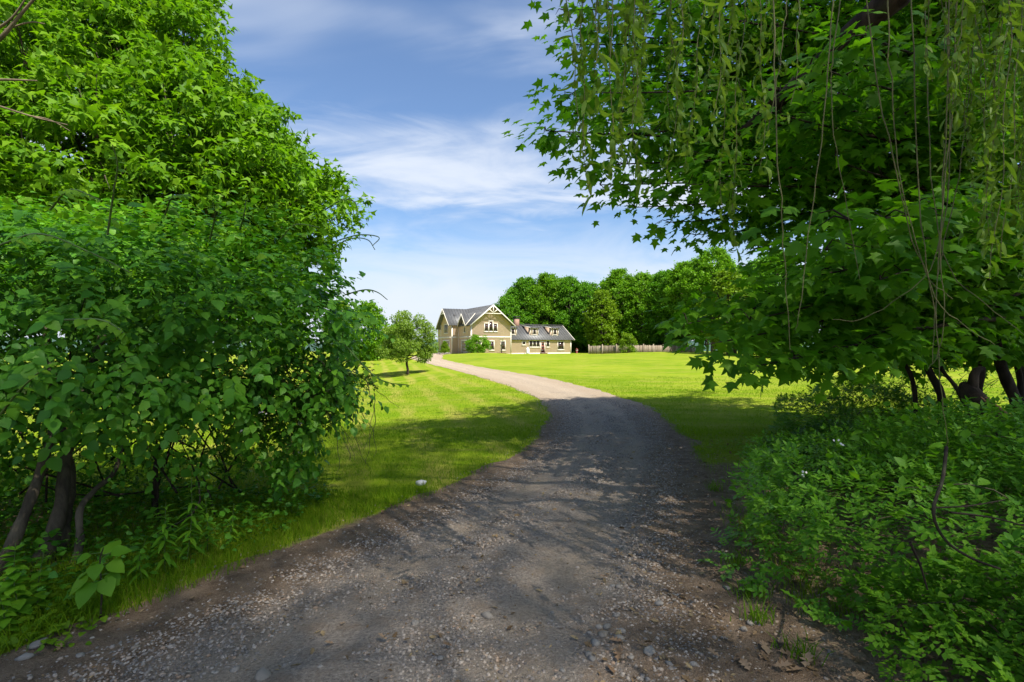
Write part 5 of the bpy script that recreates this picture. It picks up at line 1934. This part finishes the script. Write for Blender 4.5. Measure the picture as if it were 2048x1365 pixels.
Rz = mound("rose_thicket", (4.15, 3.55, 0.0), (2.35, 2.35, 0.98), 8200, 0.120, M_ROSE, "wild rose thicket with small leaflets and a few white flowers, right of the drive")
d = rnd_dir(1500, 0.5)
d = d[(d[:, 2] > 0.05)]
base = np.array((4.15, 3.55, 0.02)) + d * np.array((2.35, 2.35, 1.08)) * RNG.uniform(0.85, 1.12, len(d))[:, None]
m = MB()
scatter(m, OVAL_LO, base, unit(d + RNG.normal(size=d.shape) * 0.7), unit(RNG.normal(size=d.shape) * 0.4 + (0, 0, 1)), RNG.uniform(0.04, 0.085, len(d)))
m.build("young_foliage", M_WEED, Rz, kind="stuff")
for u, v, d_ in ((1676, 880, 3.6), (1605, 952, 3.5)):
    flower(Rz, at(u, v, d_), 0.035)
mb = MB()
for pts, r0 in (([at(1893, 895, 2.6), at(1885, 960, 2.35), at(1868, 1010, 2.2), at(1872, 1050, 2.2), at(1900, 1090, 2.2), at(1950, 1120, 2.2), at(2000, 1138, 2.2)], 0.008), ([at(1820, 1085, 2.4), at(1840, 1130, 2.4), at(1855, 1180, 2.4)], 0.006),
                ([at(1868, 1016, 2.25), at(1940, 1012, 2.3), at(2010, 1000, 2.4)], 0.004), ([at(1900, 1025, 2.3), at(1980, 1035, 2.3), at(2060, 1055, 2.3)], 0.005)):
    mb.tube(spline(pts, 16), np.linspace(r0, r0 * 0.6, 16), 6)
mb.build("old_cane", M_BARK_DARK, Rz)
mound("rose_shrub", (2.35, 2.2, -0.1), (0.62, 0.85, 0.62), 1400, 0.085, M_WEED, "low leafy shrub at the lower right edge of the drive", pieces=60, seedcane=8)
mound("rose_shrub", (2.9, 1.9, 0.25), (0.75, 0.5, 0.6), 900, 0.10, M_ROSE, "shrub with larger leaves in the lower right corner", pieces=60, seedcane=8)
mound("hedge_shrub", (6.0, 8.8, 0.05), (1.35, 1.2, 0.85), 3000, 0.11, M_WEED, "light green small leaved shrub where the right lawn meets the trees", pieces=0)
mound("hedge_shrub", (8.4, 9.6, 0.45), (2.3, 0.9, 0.75), 1100, 0.10, M_WEED, "airy light shrub beyond the saplings, against the sunlit right lawn", pieces=0)
mound("hedge_shrub", (4.05, 6.3, 0.0), (0.85, 0.8, 0.55), 1800, 0.09, M_DARK, "low dark shrub at the back left of the rose thicket", pieces=0)
mound("hedge_shrub", (6.4, 6.0, 0.0), (1.6, 1.0, 0.72), 2600, 0.11, M_ROSE, "green shrub behind the rose thicket, under the leaning saplings", pieces=0)
mound("hedge_shrub", (8.6, 7.2, 0.0), (1.5, 1.3, 0.8), 2200, 0.13, M_DARK, "dark shrub below the splintered log", pieces=0)

G_SAP = "dark leaning saplings behind the rose thicket"
saps = [
    ("dark sapling leaning left with forked top, behind the green shrub", [at(1830, 790, 7.4), at(1810, 730, 7.5), at(1765, 695, 7.6), at(1740, 660, 7.7)], 0.035),
    ("thicker dark sapling leaning left, second of the leaning stems", [at(1885, 805, 7.0), at(1862, 750, 7.1), at(1835, 700, 7.2), at(1805, 660, 7.3), at(1790, 560, 7.4)], 0.055),
    ("dark upright sapling just left of the splintered log", [at(1955, 790, 7.6), at(1965, 720, 7.6), at(1945, 670, 7.6), at(1930, 600, 7.6), at(1940, 480, 7.6)], 0.06),
    ("tall curving sapling at the right edge behind the log", [at(2040, 830, 7.0), at(2005, 740, 7.0), at(1985, 660, 7.0), at(1965, 590, 7.0), at(1930, 520, 7.1), at(1920, 380, 7.2)], 0.075),
    ("thin dark sapling at the right edge, beyond the curving one", [at(2040, 760, 8.2), at(2020, 690, 8.2), at(2030, 600, 8.2), at(2010, 480, 8.2)], 0.045),
    ("slim leaning sapling left of the splintered log", [at(1945, 860, 6.4), at(1915, 780, 6.5), at(1880, 730, 6.6), at(1870, 640, 6.8), at(1840, 520, 7.0)], 0.03),
]
for lab, pts, r0 in saps:
    pts = [np.array(p) for p in pts]
    base = pts[0].copy()
    base[2] = -0.05
    root = empty("sapling", base, lab, "tree", G_SAP)
    C = spline([base] + pts, 22)
    mb = MB()
    mb.tube(C, np.linspace(r0 * 1.1, r0 * 0.4, 22) * (1 + 0.07 * np.sin(np.arange(22) * 2.3)), 8)
    mb.build("trunk", M_BARK_DARK, root, True)
    mb = MB()
    cs, rs = [], []
    for k in range(11):
        q = C[RNG.integers(12, 22)]
        e = q + np.array((RNG.uniform(-1.3, 0.9), RNG.uniform(-0.7, 0.7), RNG.uniform(0.1, 1.1)))
        mb.tube(spline([q, 0.5 * (q + e) + RNG.normal(size=3) * 0.08, e], 8), np.linspace(r0 * 0.28, 0.003, 8), 5)
        for f in (0.55, 0.8, 1.0):
            cs.append(q + (e - q) * f + RNG.normal(size=3) * 0.12)
            rs.append(RNG.uniform(0.18, 0.32))
    mb.build("branch", M_BARK_DARK, root)
    P, T, N, Sz = clump_cloud(cs, rs, 420, 0.075, 0.5, 1.0, shell=0.2)
    m = MB()
    scatter(m, OVAL_LO, P, T, N, Sz)
    m.build("crown", M_MAPLE_NEAR, root)
# long low bough that crosses behind the saplings
mb = MB()
mb.tube(spline([at(2080, 640, 6.6), at(1960, 640, 6.5), at(1860, 655, 6.3), at(1790, 655, 6.2), at(1740, 670, 6.1), at(1650, 685, 6.0)], 18), np.linspace(0.04, 0.012, 18), 7)
mb.tube(spline([at(2080, 560, 7.0), at(1950, 630, 6.9), at(1870, 632, 6.8), at(1760, 640, 6.8), at(1640, 655, 6.7)], 18), np.linspace(0.04, 0.012, 18), 7)
mb.build("bough", M_BARK, D)

# splintered log
M_SPLIT = plain_mat("torn red brown wood", (0.21, 0.115, 0.060), 0.85, 0.15, 0.4, 14.0)
c0, c1 = at(1925, 768, 6.2), at(2045, 890, 5.4)
c1[2] = max(0.1, c1[2])
lg = empty("splintered_log", (c1[0], c1[1], 0), "dark broken log with torn red brown splinters, leaning at the right edge", "log")
mb = MB()
ax = unit(c1 - c0)
mb.tube(spline([c0, c0 + (c1 - c0) * 0.3 + (0, 0, -0.03), c0 + (c1 - c0) * 0.7, c1 + ax * 0.4], 14), 0.68 * np.array([0.06, 0.13, 0.155, 0.16, 0.165, 0.17, 0.17, 0.175, 0.18, 0.18, 0.18, 0.185, 0.19, 0.19]), 10)
mb.build("trunk", M_BARK_DARK, lg, True)
mb = MB()
mb.tube(spline([c0 + (c1 - c0) * 0.18, at(1950, 745, 6.1), at(1968, 738, 6.1)], 6), np.linspace(0.06, 0.03, 6), 8)
mb.build("branch_stub", M_BARK_DARK, lg, True)
for k in range(6):
    f = 0.32 + 0.09 * k
    s0 = c0 + (c1 - c0) * f + np.array((-0.10, -0.14, 0.10)) + RNG.normal(size=3) * 0.025
    e = s0 + ax * RNG.uniform(0.35, 0.6) + np.array((0, -0.04, 0.02 + 0.03 * (k % 3)))
    mb = MB()
    mb.tube([s0, 0.5 * (s0 + e), e], [0.006, 0.020, 0.012], 5)
    mb.build("splinter", M_SPLIT, lg)

# ---------------------------------------------------------------- weeds at the left verge
def stalk_weed(u, d_, h, n, leaf, label, proto=LANCE, mat=M_WEED, lean=0.05, name="weed_plant", group=None, r=0.005):
    b = gp(u, d_)
    root = empty(name, b, label, "plant", group)
    top = b + np.array((RNG.uniform(-lean, lean), RNG.uniform(-lean, lean), h))
    C = spline([b + (0, 0, -0.03), 0.5 * (b + top) + RNG.normal(size=3) * 0.012, top], 14)
    mb = MB()
    mb.tube(C, np.linspace(r, r * 0.4, 14), 5)
    mb.build("stem", M_STEM, root)
    pos, tip, nrm, sz = [], [], [], []
    for k in range(n):
        f = 0.25 + 0.75 * k / n
        q = C[min(13, int(f * 13))]
        a = k * 2.4 + RNG.uniform(-0.3, 0.3)
        pos.append(q)
        tip.append((math.cos(a), math.sin(a), 0.35 if f > 0.8 else -0.15))
        nrm.append((-0.3 * math.cos(a), -0.3 * math.sin(a), 1))
        sz.append(leaf * (1.1 - 0.55 * f) * RNG.uniform(0.85, 1.15))
    leaf_objects(root, proto, np.array(pos), np.array(tip), np.array(nrm), np.array(sz), mat)
    return root


# big heart leaved seedling
b = gp(200, 2.98)
root = empty("seedling", b, "young plant with large heart shaped leaves on a thin dark stem", "plant")
mb = MB()
C = spline([b + (0, 0, -0.03), b + (0.01, 0, 0.16), b + (0.0, 0, 0.34), b + (0.02, 0, 0.42)], 12)
mb.tube(C, np.linspace(0.006, 0.003, 12), 6)
mb.build("stem", M_BARK_DARK, root)
pos, tip, nrm, sz = [], [], [], []
for a, z, s, dz_ in ((-1.7, 0.24, 0.135, -0.7), (-2.5, 0.27, 0.13, -0.6), (-0.6, 0.25, 0.11, -0.8), (3.0, 0.30, 0.13, -0.5), (0.1, 0.33, 0.10, -0.5), (-1.2, 0.34, 0.09, -0.5), (1.6, 0.36, 0.12, 0.6), (0.6, 0.38, 0.10, 0.1), (2.3, 0.33, 0.10, -0.2), (-2.0, 0.40, 0.07, -0.2), (0.0, 0.27, 0.09, -0.9)):
    q = b + np.array((0.05 * math.cos(a), 0.05 * math.sin(a), z))
    pos.append(q)
    tip.append((math.cos(a), math.sin(a) * 0.8, dz_))
    nrm.append((0.4 * math.cos(a), -0.45 + 0.3 * math.sin(a), 0.85))
    sz.append(s)
leaf_objects(root, HEART, np.array(pos), np.array(tip), np.array(nrm), np.array(sz), M_WEED)
mb = MB()
for q in pos:
    mb.tube([b + np.array((0.005, 0, q[2] - b[2] - 0.01)), q], [0.0025, 0.002], 4)
mb.build("leaf_stalk", M_STEM, root)

WG = "leafy weeds along the left verge"
for u, d_, h, n, lf_, lab in (
    (330, 3.6, 0.50, 34, 0.14, "tall narrow leaved weed right of the heart leaved seedling"),
    (372, 3.75, 0.62, 38, 0.14, "tallest narrow leaved weed with a leafy spike at the verge"),
    (290, 3.40, 0.32, 22, 0.11, "short weed between the seedling and the tall weeds"),
    (415, 3.95, 0.42, 28, 0.12, "narrow leaved weed at the right end of the weedy verge"),
    (455, 4.15, 0.30, 22, 0.10, "small weed where the verge meets the lawn"),
    (45, 2.95, 0.46, 34, 0.10, "branching weed at the left edge in front of the pale stems"),
    (75, 3.05, 0.34, 22, 0.085, "second branching weed at the left edge, beside the first"),
    (10, 2.8, 0.30, 22, 0.085, "weed cut by the left edge, above the ground ivy"),
):
    stalk_weed(u, d_, h, n, lf_, lab, LANCE if u > 250 else OVAL, M_WEED, group=WG)


def carpet(name, n, fn, zr_, sz, proto, mat, label, tilt=0.4):
    pts = np.array([fn() for _ in range(n)])
    z = gz(pts[:, 0], pts[:, 1]) + RNG.uniform(*zr_, n)
    P = np.column_stack([pts, z])
    a = RNG.uniform(0, 2 * PI, n)
    T = np.stack([np.cos(a), np.sin(a), RNG.uniform(-0.3, 0.2, n)], -1)
    N = unit(np.stack([RNG.normal(0, tilt, n), RNG.normal(-0.1, tilt, n), np.ones(n)], -1))
    m = MB()
    scatter(m, proto, P, T, N, RNG.uniform(*sz, n))
    return tag(m.build(name, mat), label, None, None, "stuff")


def f_ivy():
    while True:
        x, y = RNG.uniform(-3.3, -2.0), RNG.uniform(2.35, 3.4)
        if verge(x, y) > -0.12 + 0.15 * math.sin(x * 9) and (x + y * 0.55) < -0.80 + RNG.normal(0, 0.08):
            return x, y


carpet("ground_cover", 850, f_ivy, (0.015, 0.06), (0.025, 0.052), HEART, M_COVER, "bright ground ivy at the lower left edge of the drive", 0.25)


def f_under():
    while True:
        x, y = RNG.uniform(-5.2, -1.9), RNG.uniform(2.9, 5.4)
        if verge(x, y) > 0.12 + 0.2 * RNG.random() + 0.1 * math.sin(x * 5) and y < 5.6:
            return x, y


carpet("undergrowth", 2200, f_under, (0.01, 0.26), (0.025, 0.075), OVAL_LO, M_VINE, "dark leafy undergrowth below the vine thicket", 0.75)
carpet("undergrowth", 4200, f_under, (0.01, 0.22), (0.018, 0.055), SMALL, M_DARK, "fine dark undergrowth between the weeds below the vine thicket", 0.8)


def f_under_r():
    while True:
        x, y = RNG.uniform(1.8, 7.5), RNG.uniform(1.8, 8.5)
        if verge(x, y) > 0.35 + 0.35 * RNG.random() + 0.2 * math.sin(y * 3):
            return x, y


carpet("undergrowth", 3800, f_under_r, (0.01, 0.09), (0.025, 0.055), LEAFLET, M_WEED, "low weeds creeping from the rose thicket onto the bare earth", 0.4)


# ---------------------------------------------------------------- grass
def blades(n, region, h, w, seed):
    rg = np.random.default_rng(seed)
    x0, x1, y0, y1 = region
    # even over the ground but thinner farther off
    y = y0 + (y1 - y0) * rg.random(n) ** 1.25
    x = x0 + (x1 - x0) * rg.random(n)
    u = x / np.maximum(y, 0.1)
    ve = verge(x, y)
    patch = 0.5 + 0.5 * np.sin(x * 2.3 + 1.3 * np.sin(y * 1.7)) * np.sin(y * 2.9 + np.sin(x * 1.9))
    k = (np.abs(u) < 1.12) & (ve > -0.04 + 0.26 * rg.random(n) ** 2 + 0.06 * np.sin(y * 2.1 + x)) & ~((x > 2.6) & (y < 5.2) & (rg.random(n) > 0.15))  
    bare_ = ((x > 2.2) & (y < 7.5)) & (rg.random(n) > 0.30)
    k &= ~bare_
    k &= ~((np.abs(x + 2.0) < 0.42) & (np.abs(y - 5.9) < 0.14) & (rg.random(n) > 0.2))
    x, y, patch = x[k], y[k], patch[k]
    n = len(x)
    hh = h * rg.uniform(0.55, 1.3, n) * (0.75 + 0.5 * patch)
    # longer where the mower does not reach, along the drive
    hh *= 1 + 0.7 * np.exp(-(verge(x, y) / 0.35) ** 2)
    a = rg.uniform(0, 2 * PI, n)
    ww = w * rg.uniform(0.7, 1.3, n)
    lean = rg.normal(0, 0.45, (n, 2)) * hh[:, None]
    z = gz(x, y) - 0.004
    B0 = np.stack([x - np.cos(a) * ww, y - np.sin(a) * ww, z], -1)
    B1 = np.stack([x + np.cos(a) * ww, y + np.sin(a) * ww, z], -1)
    Mi = np.stack([x + lean[:, 0] * 0.35, y + lean[:, 1] * 0.35, z + hh * 0.6], -1)
    M0 = Mi - np.stack([np.cos(a) * ww * 0.7, np.sin(a) * ww * 0.7, 0 * a], -1)
    M1 = Mi + np.stack([np.cos(a) * ww * 0.7, np.sin(a) * ww * 0.7, 0 * a], -1)
    Tp = np.stack([x + lean[:, 0], y + lean[:, 1], z + hh * 0.95], -1)
    return B0, B1, M0, M1, Tp


gm = MB()
for n, reg, h, w, seed in ((30000, (-4.2, -0.6, 2.3, 5.6), 0.075, 0.0024, 0), (145000, (-6.5, 8.5, 3.0, 10.0), 0.048, 0.0022, 1), (90000, (-12, 13, 9.0, 19.0), 0.045, 0.0042, 2), (42000, (-16, 20, 17.0, 27.0), 0.045, 0.0075, 3)):
    B0, B1, M0, M1, Tp = blades(n, reg, h, w, seed)
    n_ = len(B0)
    if seed > 1:
        gm.add(np.stack([B0, B1, Tp], 1).reshape(-1, 3), np.array((0, 1, 2))[None] + (np.arange(n_) * 3)[:, None])
        continue
    V = np.stack([B0, B1, M1, M0, Tp], 1).reshape(-1, 3)
    o5 = (np.arange(n_) * 5)[:, None]
    base_n = gm.n
    gm.add(V, np.array((0, 1, 2, 3))[None] + o5)
    gm.F.setdefault(3, []).append(np.array((3, 2, 4))[None] + o5 + base_n)
tag(gm.build("grass", M_GRASS), "short mown grass blades on the lawn beside the drive", None, None, "stuff")

TG = "grass tufts on the bare earth at right"
for i, (u, d_, lab) in enumerate(((1500, 4.5, "grass tuft on the sunlit bare patch beside the drive"), (1545, 4.9, "grass tuft at the far end of the bare patch"), (1500, 3.25, "grass tuft beside the dead oak leaves at the drive's edge"), (1520, 2.95, "grass tuft below the low shrub at right"), (1430, 5.6, "small grass tuft where lawn thins into earth"), (1600, 2.62, "grass tuft in front of the scattered dead leaves"), (1470, 3.7, "thin grass tuft midway along the bare right verge"))):
    p = gp(u, d_)
    mb = MB()
    n = 60
    for _ in range(n):
        x, y = p[0] + RNG.normal(0, 0.05), p[1] + RNG.normal(0, 0.04)
        z = float(gz(x, y))
        h = RNG.uniform(0.05, 0.14)
        a = RNG.uniform(0, 2 * PI)
        w = 0.0028
        lx, ly = RNG.normal(0, 0.045), RNG.normal(0, 0.045)
        c_, s_ = math.cos(a) * w, math.sin(a) * w
        mb.add([(x - c_, y - s_, z - 0.005), (x + c_, y + s_, z - 0.005), (x + lx * 0.4 + c_, y + ly * 0.4 + s_, z + h * 0.65), (x + lx * 0.4 - c_, y + ly * 0.4 - s_, z + h * 0.65)], [(0, 1, 2, 3)])
        mb.add([(x + lx * 0.4 - c_, y + ly * 0.4 - s_, z + h * 0.65), (x + lx * 0.4 + c_, y + ly * 0.4 + s_, z + h * 0.65), (x + lx, y + ly, z + h)], [(0, 1, 2)])
    tag(mb.build("grass_tuft", M_TALL), lab, "grass tuft", TG)

# ---------------------------------------------------------------- stones on the drive
n = 120000
y = 1.6 + 13.5 * RNG.random(n) ** 2.1
f = RNG.random(n)
x = road_l(y) - 0.25 + (road_r(y) - road_l(y) + 0.55) * f
band = np.exp(-((f - 0.22) / 0.06) ** 2) + 1.1 * np.exp(-((f - 0.47) / 0.08) ** 2) + 0.7 * np.exp(-((f - 0.75) / 0.06) ** 2) + 0.06 + 0.42 * sm(f, 0.10, 0.26) * (1 - sm(f, 0.7, 0.9))
k = RNG.random(n) < np.clip(band, 0, 1)
x, y = x[k], y[k]
n = len(x)
sz = 0.0075 + 0.0130 * RNG.random(n) ** 2.2 + np.where(RNG.random(n) > 0.992, 0.016 * RNG.random(n), 0) + 0.0007 * y
on = verge(x, y) < 0
z = np.where(on, road_z(x, y), gz(x, y)) + sz * 0.02
Pst = np.stack([x, y, z], -1)
big, rest = split_near(Pst, sz, 262, 0.1)
which = RNG.integers(0, 8, n)
gm = MB()
OCT = (np.array([(1, 0, 0), (-1, 0, 0), (0, 0.8, 0), (0, -0.8, 0), (0.15, 0.1, 0.55)]) * 0.62, np.array([(0, 2, 4), (2, 1, 4), (1, 3, 4), (3, 0, 4)]))
a = RNG.uniform(0, 2 * PI, n)
T = np.stack([np.cos(a), np.sin(a), RNG.normal(0, 0.25, n)], -1)
N = unit(np.stack([RNG.normal(0, 0.35, n), RNG.normal(0, 0.35, n), np.ones(n)], -1))
for v_ in range(3):
    kk = rest[which[rest] % 3 == v_]
    PV = OCT[0] * RNG.uniform(0.65, 1.25, (5, 3))
    scatter(gm, (PV, OCT[1]), Pst[kk], T[kk], N[kk], sz[kk])
tag(gm.build("gravel", M_STONE), "loose crushed grey gravel over the drive", None, None, "stuff")


def put_stone(p, s, k, flat=1.0, me=None):
    o = bpy.data.objects.new("stone", (me or ROCK_ME2)[k % 8])
    COL.objects.link(o)
    o.parent = road
    o.location = tuple(float(c) for c in p)
    o.scale = (s, s, s * flat)
    o.rotation_euler = (RNG.uniform(-0.25, 0.25), RNG.uniform(-0.25, 0.25), RNG.uniform(0, 6.28))


for i in big:
    put_stone(Pst[i], sz[i] * 1.5, int(which[i]))
for i, (u, v, px) in enumerate(((973, 1243, 27), (830, 1261, 20), (843, 1258, 14), (1197, 1256, 19), (1214, 1256, 20), (1206, 1272, 22), (1244, 1266, 18), (1240, 1280, 24), (1182, 1268, 15), (1191, 1287, 22), (1318, 1212, 22), (1232, 1233, 18), (1176, 1310, 17), (1185, 1318, 16), (1298, 1308, 32), (1387, 1333, 20), (1340, 1333, 16), (1262, 1318, 16), (1455, 1181, 18), (1225, 1174, 14), (1238, 1176, 14), (895, 1103, 14),
                                (525, 1357, 42), (77, 1293, 40), (52, 1320, 26), (160, 1315, 18), (1265, 1176, 12), (1500, 1250, 18), (1488, 1262, 16), (470, 1340, 20), (1030, 1180, 12), (1105, 1225, 12), (270, 1300, 16), (700, 1290, 12), (880, 1330, 16), (1125, 1340, 15), (640, 1345, 16), (760, 1240, 11))):
    d_ = 1024 * EYE / (v - 690)
    x, y_ = (u - 1024) / 1024 * d_, d_
    s = px / 1024 * d_ * 1.15
    zz = float(road_z(x, y_)) if verge(x, y_) < 0 else float(gz(x, y_))
    put_stone((x, y_, zz + s * 0.10), s, i, 0.9 if px < 30 else 0.6, ROCK_ME)

d_ = 1024 * EYE / 280
p = np.array((-1.04, 5.85, float(gz(-1.04, 5.85))))
m = MB()
PV, PF = rock(77, 0.7)
PV = PV * np.array((0.17, 0.12, 0.13)) + p + (0, 0, 0.018)
m.add(PV, PF)
tag(m.build("white_stone", M_WHITE_STONE), "small white stone in the grass at the left edge of the drive", "stone")

# dead oak leaves: the ones that show well are things, the crumbs are litter
oak_me = proto_mesh(OAK, "dead_leaf", M_DEAD)
spots = [(1325, 1135, 0.10), (1215, 1161, 0.09), (1247, 1289, 0.11), (1235, 1330, 0.13), (1215, 1335, 0.11), (1475, 1293, 0.13), (1525, 1290, 0.17), (1555, 1310, 0.15), (1590, 1330, 0.15), (1545, 1340, 0.14), (1610, 1345, 0.16), (1465, 1330, 0.14), (1500, 1352, 0.13), (1570, 1350, 0.15), (1440, 1322, 0.10), (775, 1300, 0.09), (668, 1296, 0.08), (905, 1310, 0.08), (925, 1180, 0.07), (384, 1207, 0.09), (310, 1262, 0.07), (1340, 1190, 0.08), (1498, 1228, 0.12), (1410, 1185, 0.09), (1460, 1160, 0.09), (1580, 1290, 0.14), (1520, 1325, 0.14), (1385, 1300, 0.08), (1080, 1250, 0.06), (690, 1250, 0.07)]
DL = {0: "dry oak leaf lying just right of the drive's middle, far from the other leaves", 1: "pale oak leaf beside the farther pebbles on the drive", 2: "oak leaf lying among the pebble cluster on the drive", 3: "oak leaf just below the pebble cluster, left one of two", 4: "oak leaf just below the pebble cluster, right one of two", 5: "pale lobed oak leaf lying apart, left of the leaf heap",
      15: "small brown leaf on the left half of the drive near the bottom", 16: "small leaf at lower left centre of the drive, left of its neighbour", 17: "brown leaf at the bottom centre of the drive", 18: "small leaf on grey gravel in the middle of the drive", 19: "brown oak leaf on bare earth at the left verge", 20: "small brown leaf beside the ground ivy at lower left", 21: "small leaf on brown earth between drive and right grass tufts", 22: "broad oak leaf beside the right grass tuft", 23: "oak leaf on brown earth above the pebble cluster's right side", 24: "oak leaf near the bare right verge, farthest of the larger leaves", 27: "leaf on earth between pebble cluster and leaf heap", 28: "tiny dry leaf left of the pebble cluster", 29: "tiny dry leaf on the left wheel track"}
for i_, (u, v, s) in enumerate(spots):
    d_ = 1024 * EYE / (v - 690)
    x = (u - 1024) / 1024 * d_
    o = bpy.data.objects.new("dead_leaf", oak_me)
    COL.objects.link(o)
    zz = max(float(road_z(x, d_)) if verge(x, d_) < 0 else -9, float(gz(x, d_)))
    o.location = (x, d_, zz + 0.012 + 0.01 * RNG.random())
    s *= 0.72
    o.scale = (s, s, s)
    o.rotation_euler = (RNG.uniform(-0.35, 0.35), RNG.uniform(-0.35, 0.35), RNG.uniform(0, 6.28))
    tag(o, DL.get(i_, "large dry oak leaf in the heap at the lower right of the drive"), "dead leaf", "dead oak leaves lying on the drive")
n = 9500
y = 1.7 + 7.5 * RNG.random(n) ** 1.7
f = RNG.random(n)
x = road_l(y) - 0.4 + (road_r(y) - road_l(y) + 1.6) * f
k = RNG.random(n) < np.clip(0.18 + 1.2 * sm(f, 0.50, 0.70) + 0.5 * np.exp(-((f - 0.42) / 0.1) ** 2), 0, 1)
x, y = x[k], y[k]
n = len(x)
z = np.where(verge(x, y) < 0, road_z(x, y), gz(x, y)) + RNG.uniform(0.004, 0.014, n)
P = np.stack([x, y, z], -1)
T = rnd_dir(n)
T[:, 2] *= 0.2
N = rnd_dir(n, 2.5)
m = MB()
h_ = n // 2
scatter(m, OAK, P[:h_ // 3], T[:h_ // 3], N[:h_ // 3], RNG.uniform(0.025, 0.06, h_ // 3))
scatter(m, SMALL, P[h_ // 3:], T[h_ // 3:], N[h_ // 3:], RNG.uniform(0.012, 0.034, n - h_ // 3), np.full(n - h_ // 3, 0.6))
tag(m.build("leaf_litter", M_STRAW), "crumbled brown leaf litter and straw on the drive", None, None, "stuff")
tot = sum(sum(len(p.vertices) - 2 for p in m_.polygons) if len(m_.polygons) < 5 else len(m_.loops) - 2 * len(m_.polygons) for m_ in bpy.data.meshes)
print("triangles", tot)
tot = sum(len(o.data.polygons) for o in S.objects if o.type == "MESH")
print("polys", tot, "objects", len(S.objects))
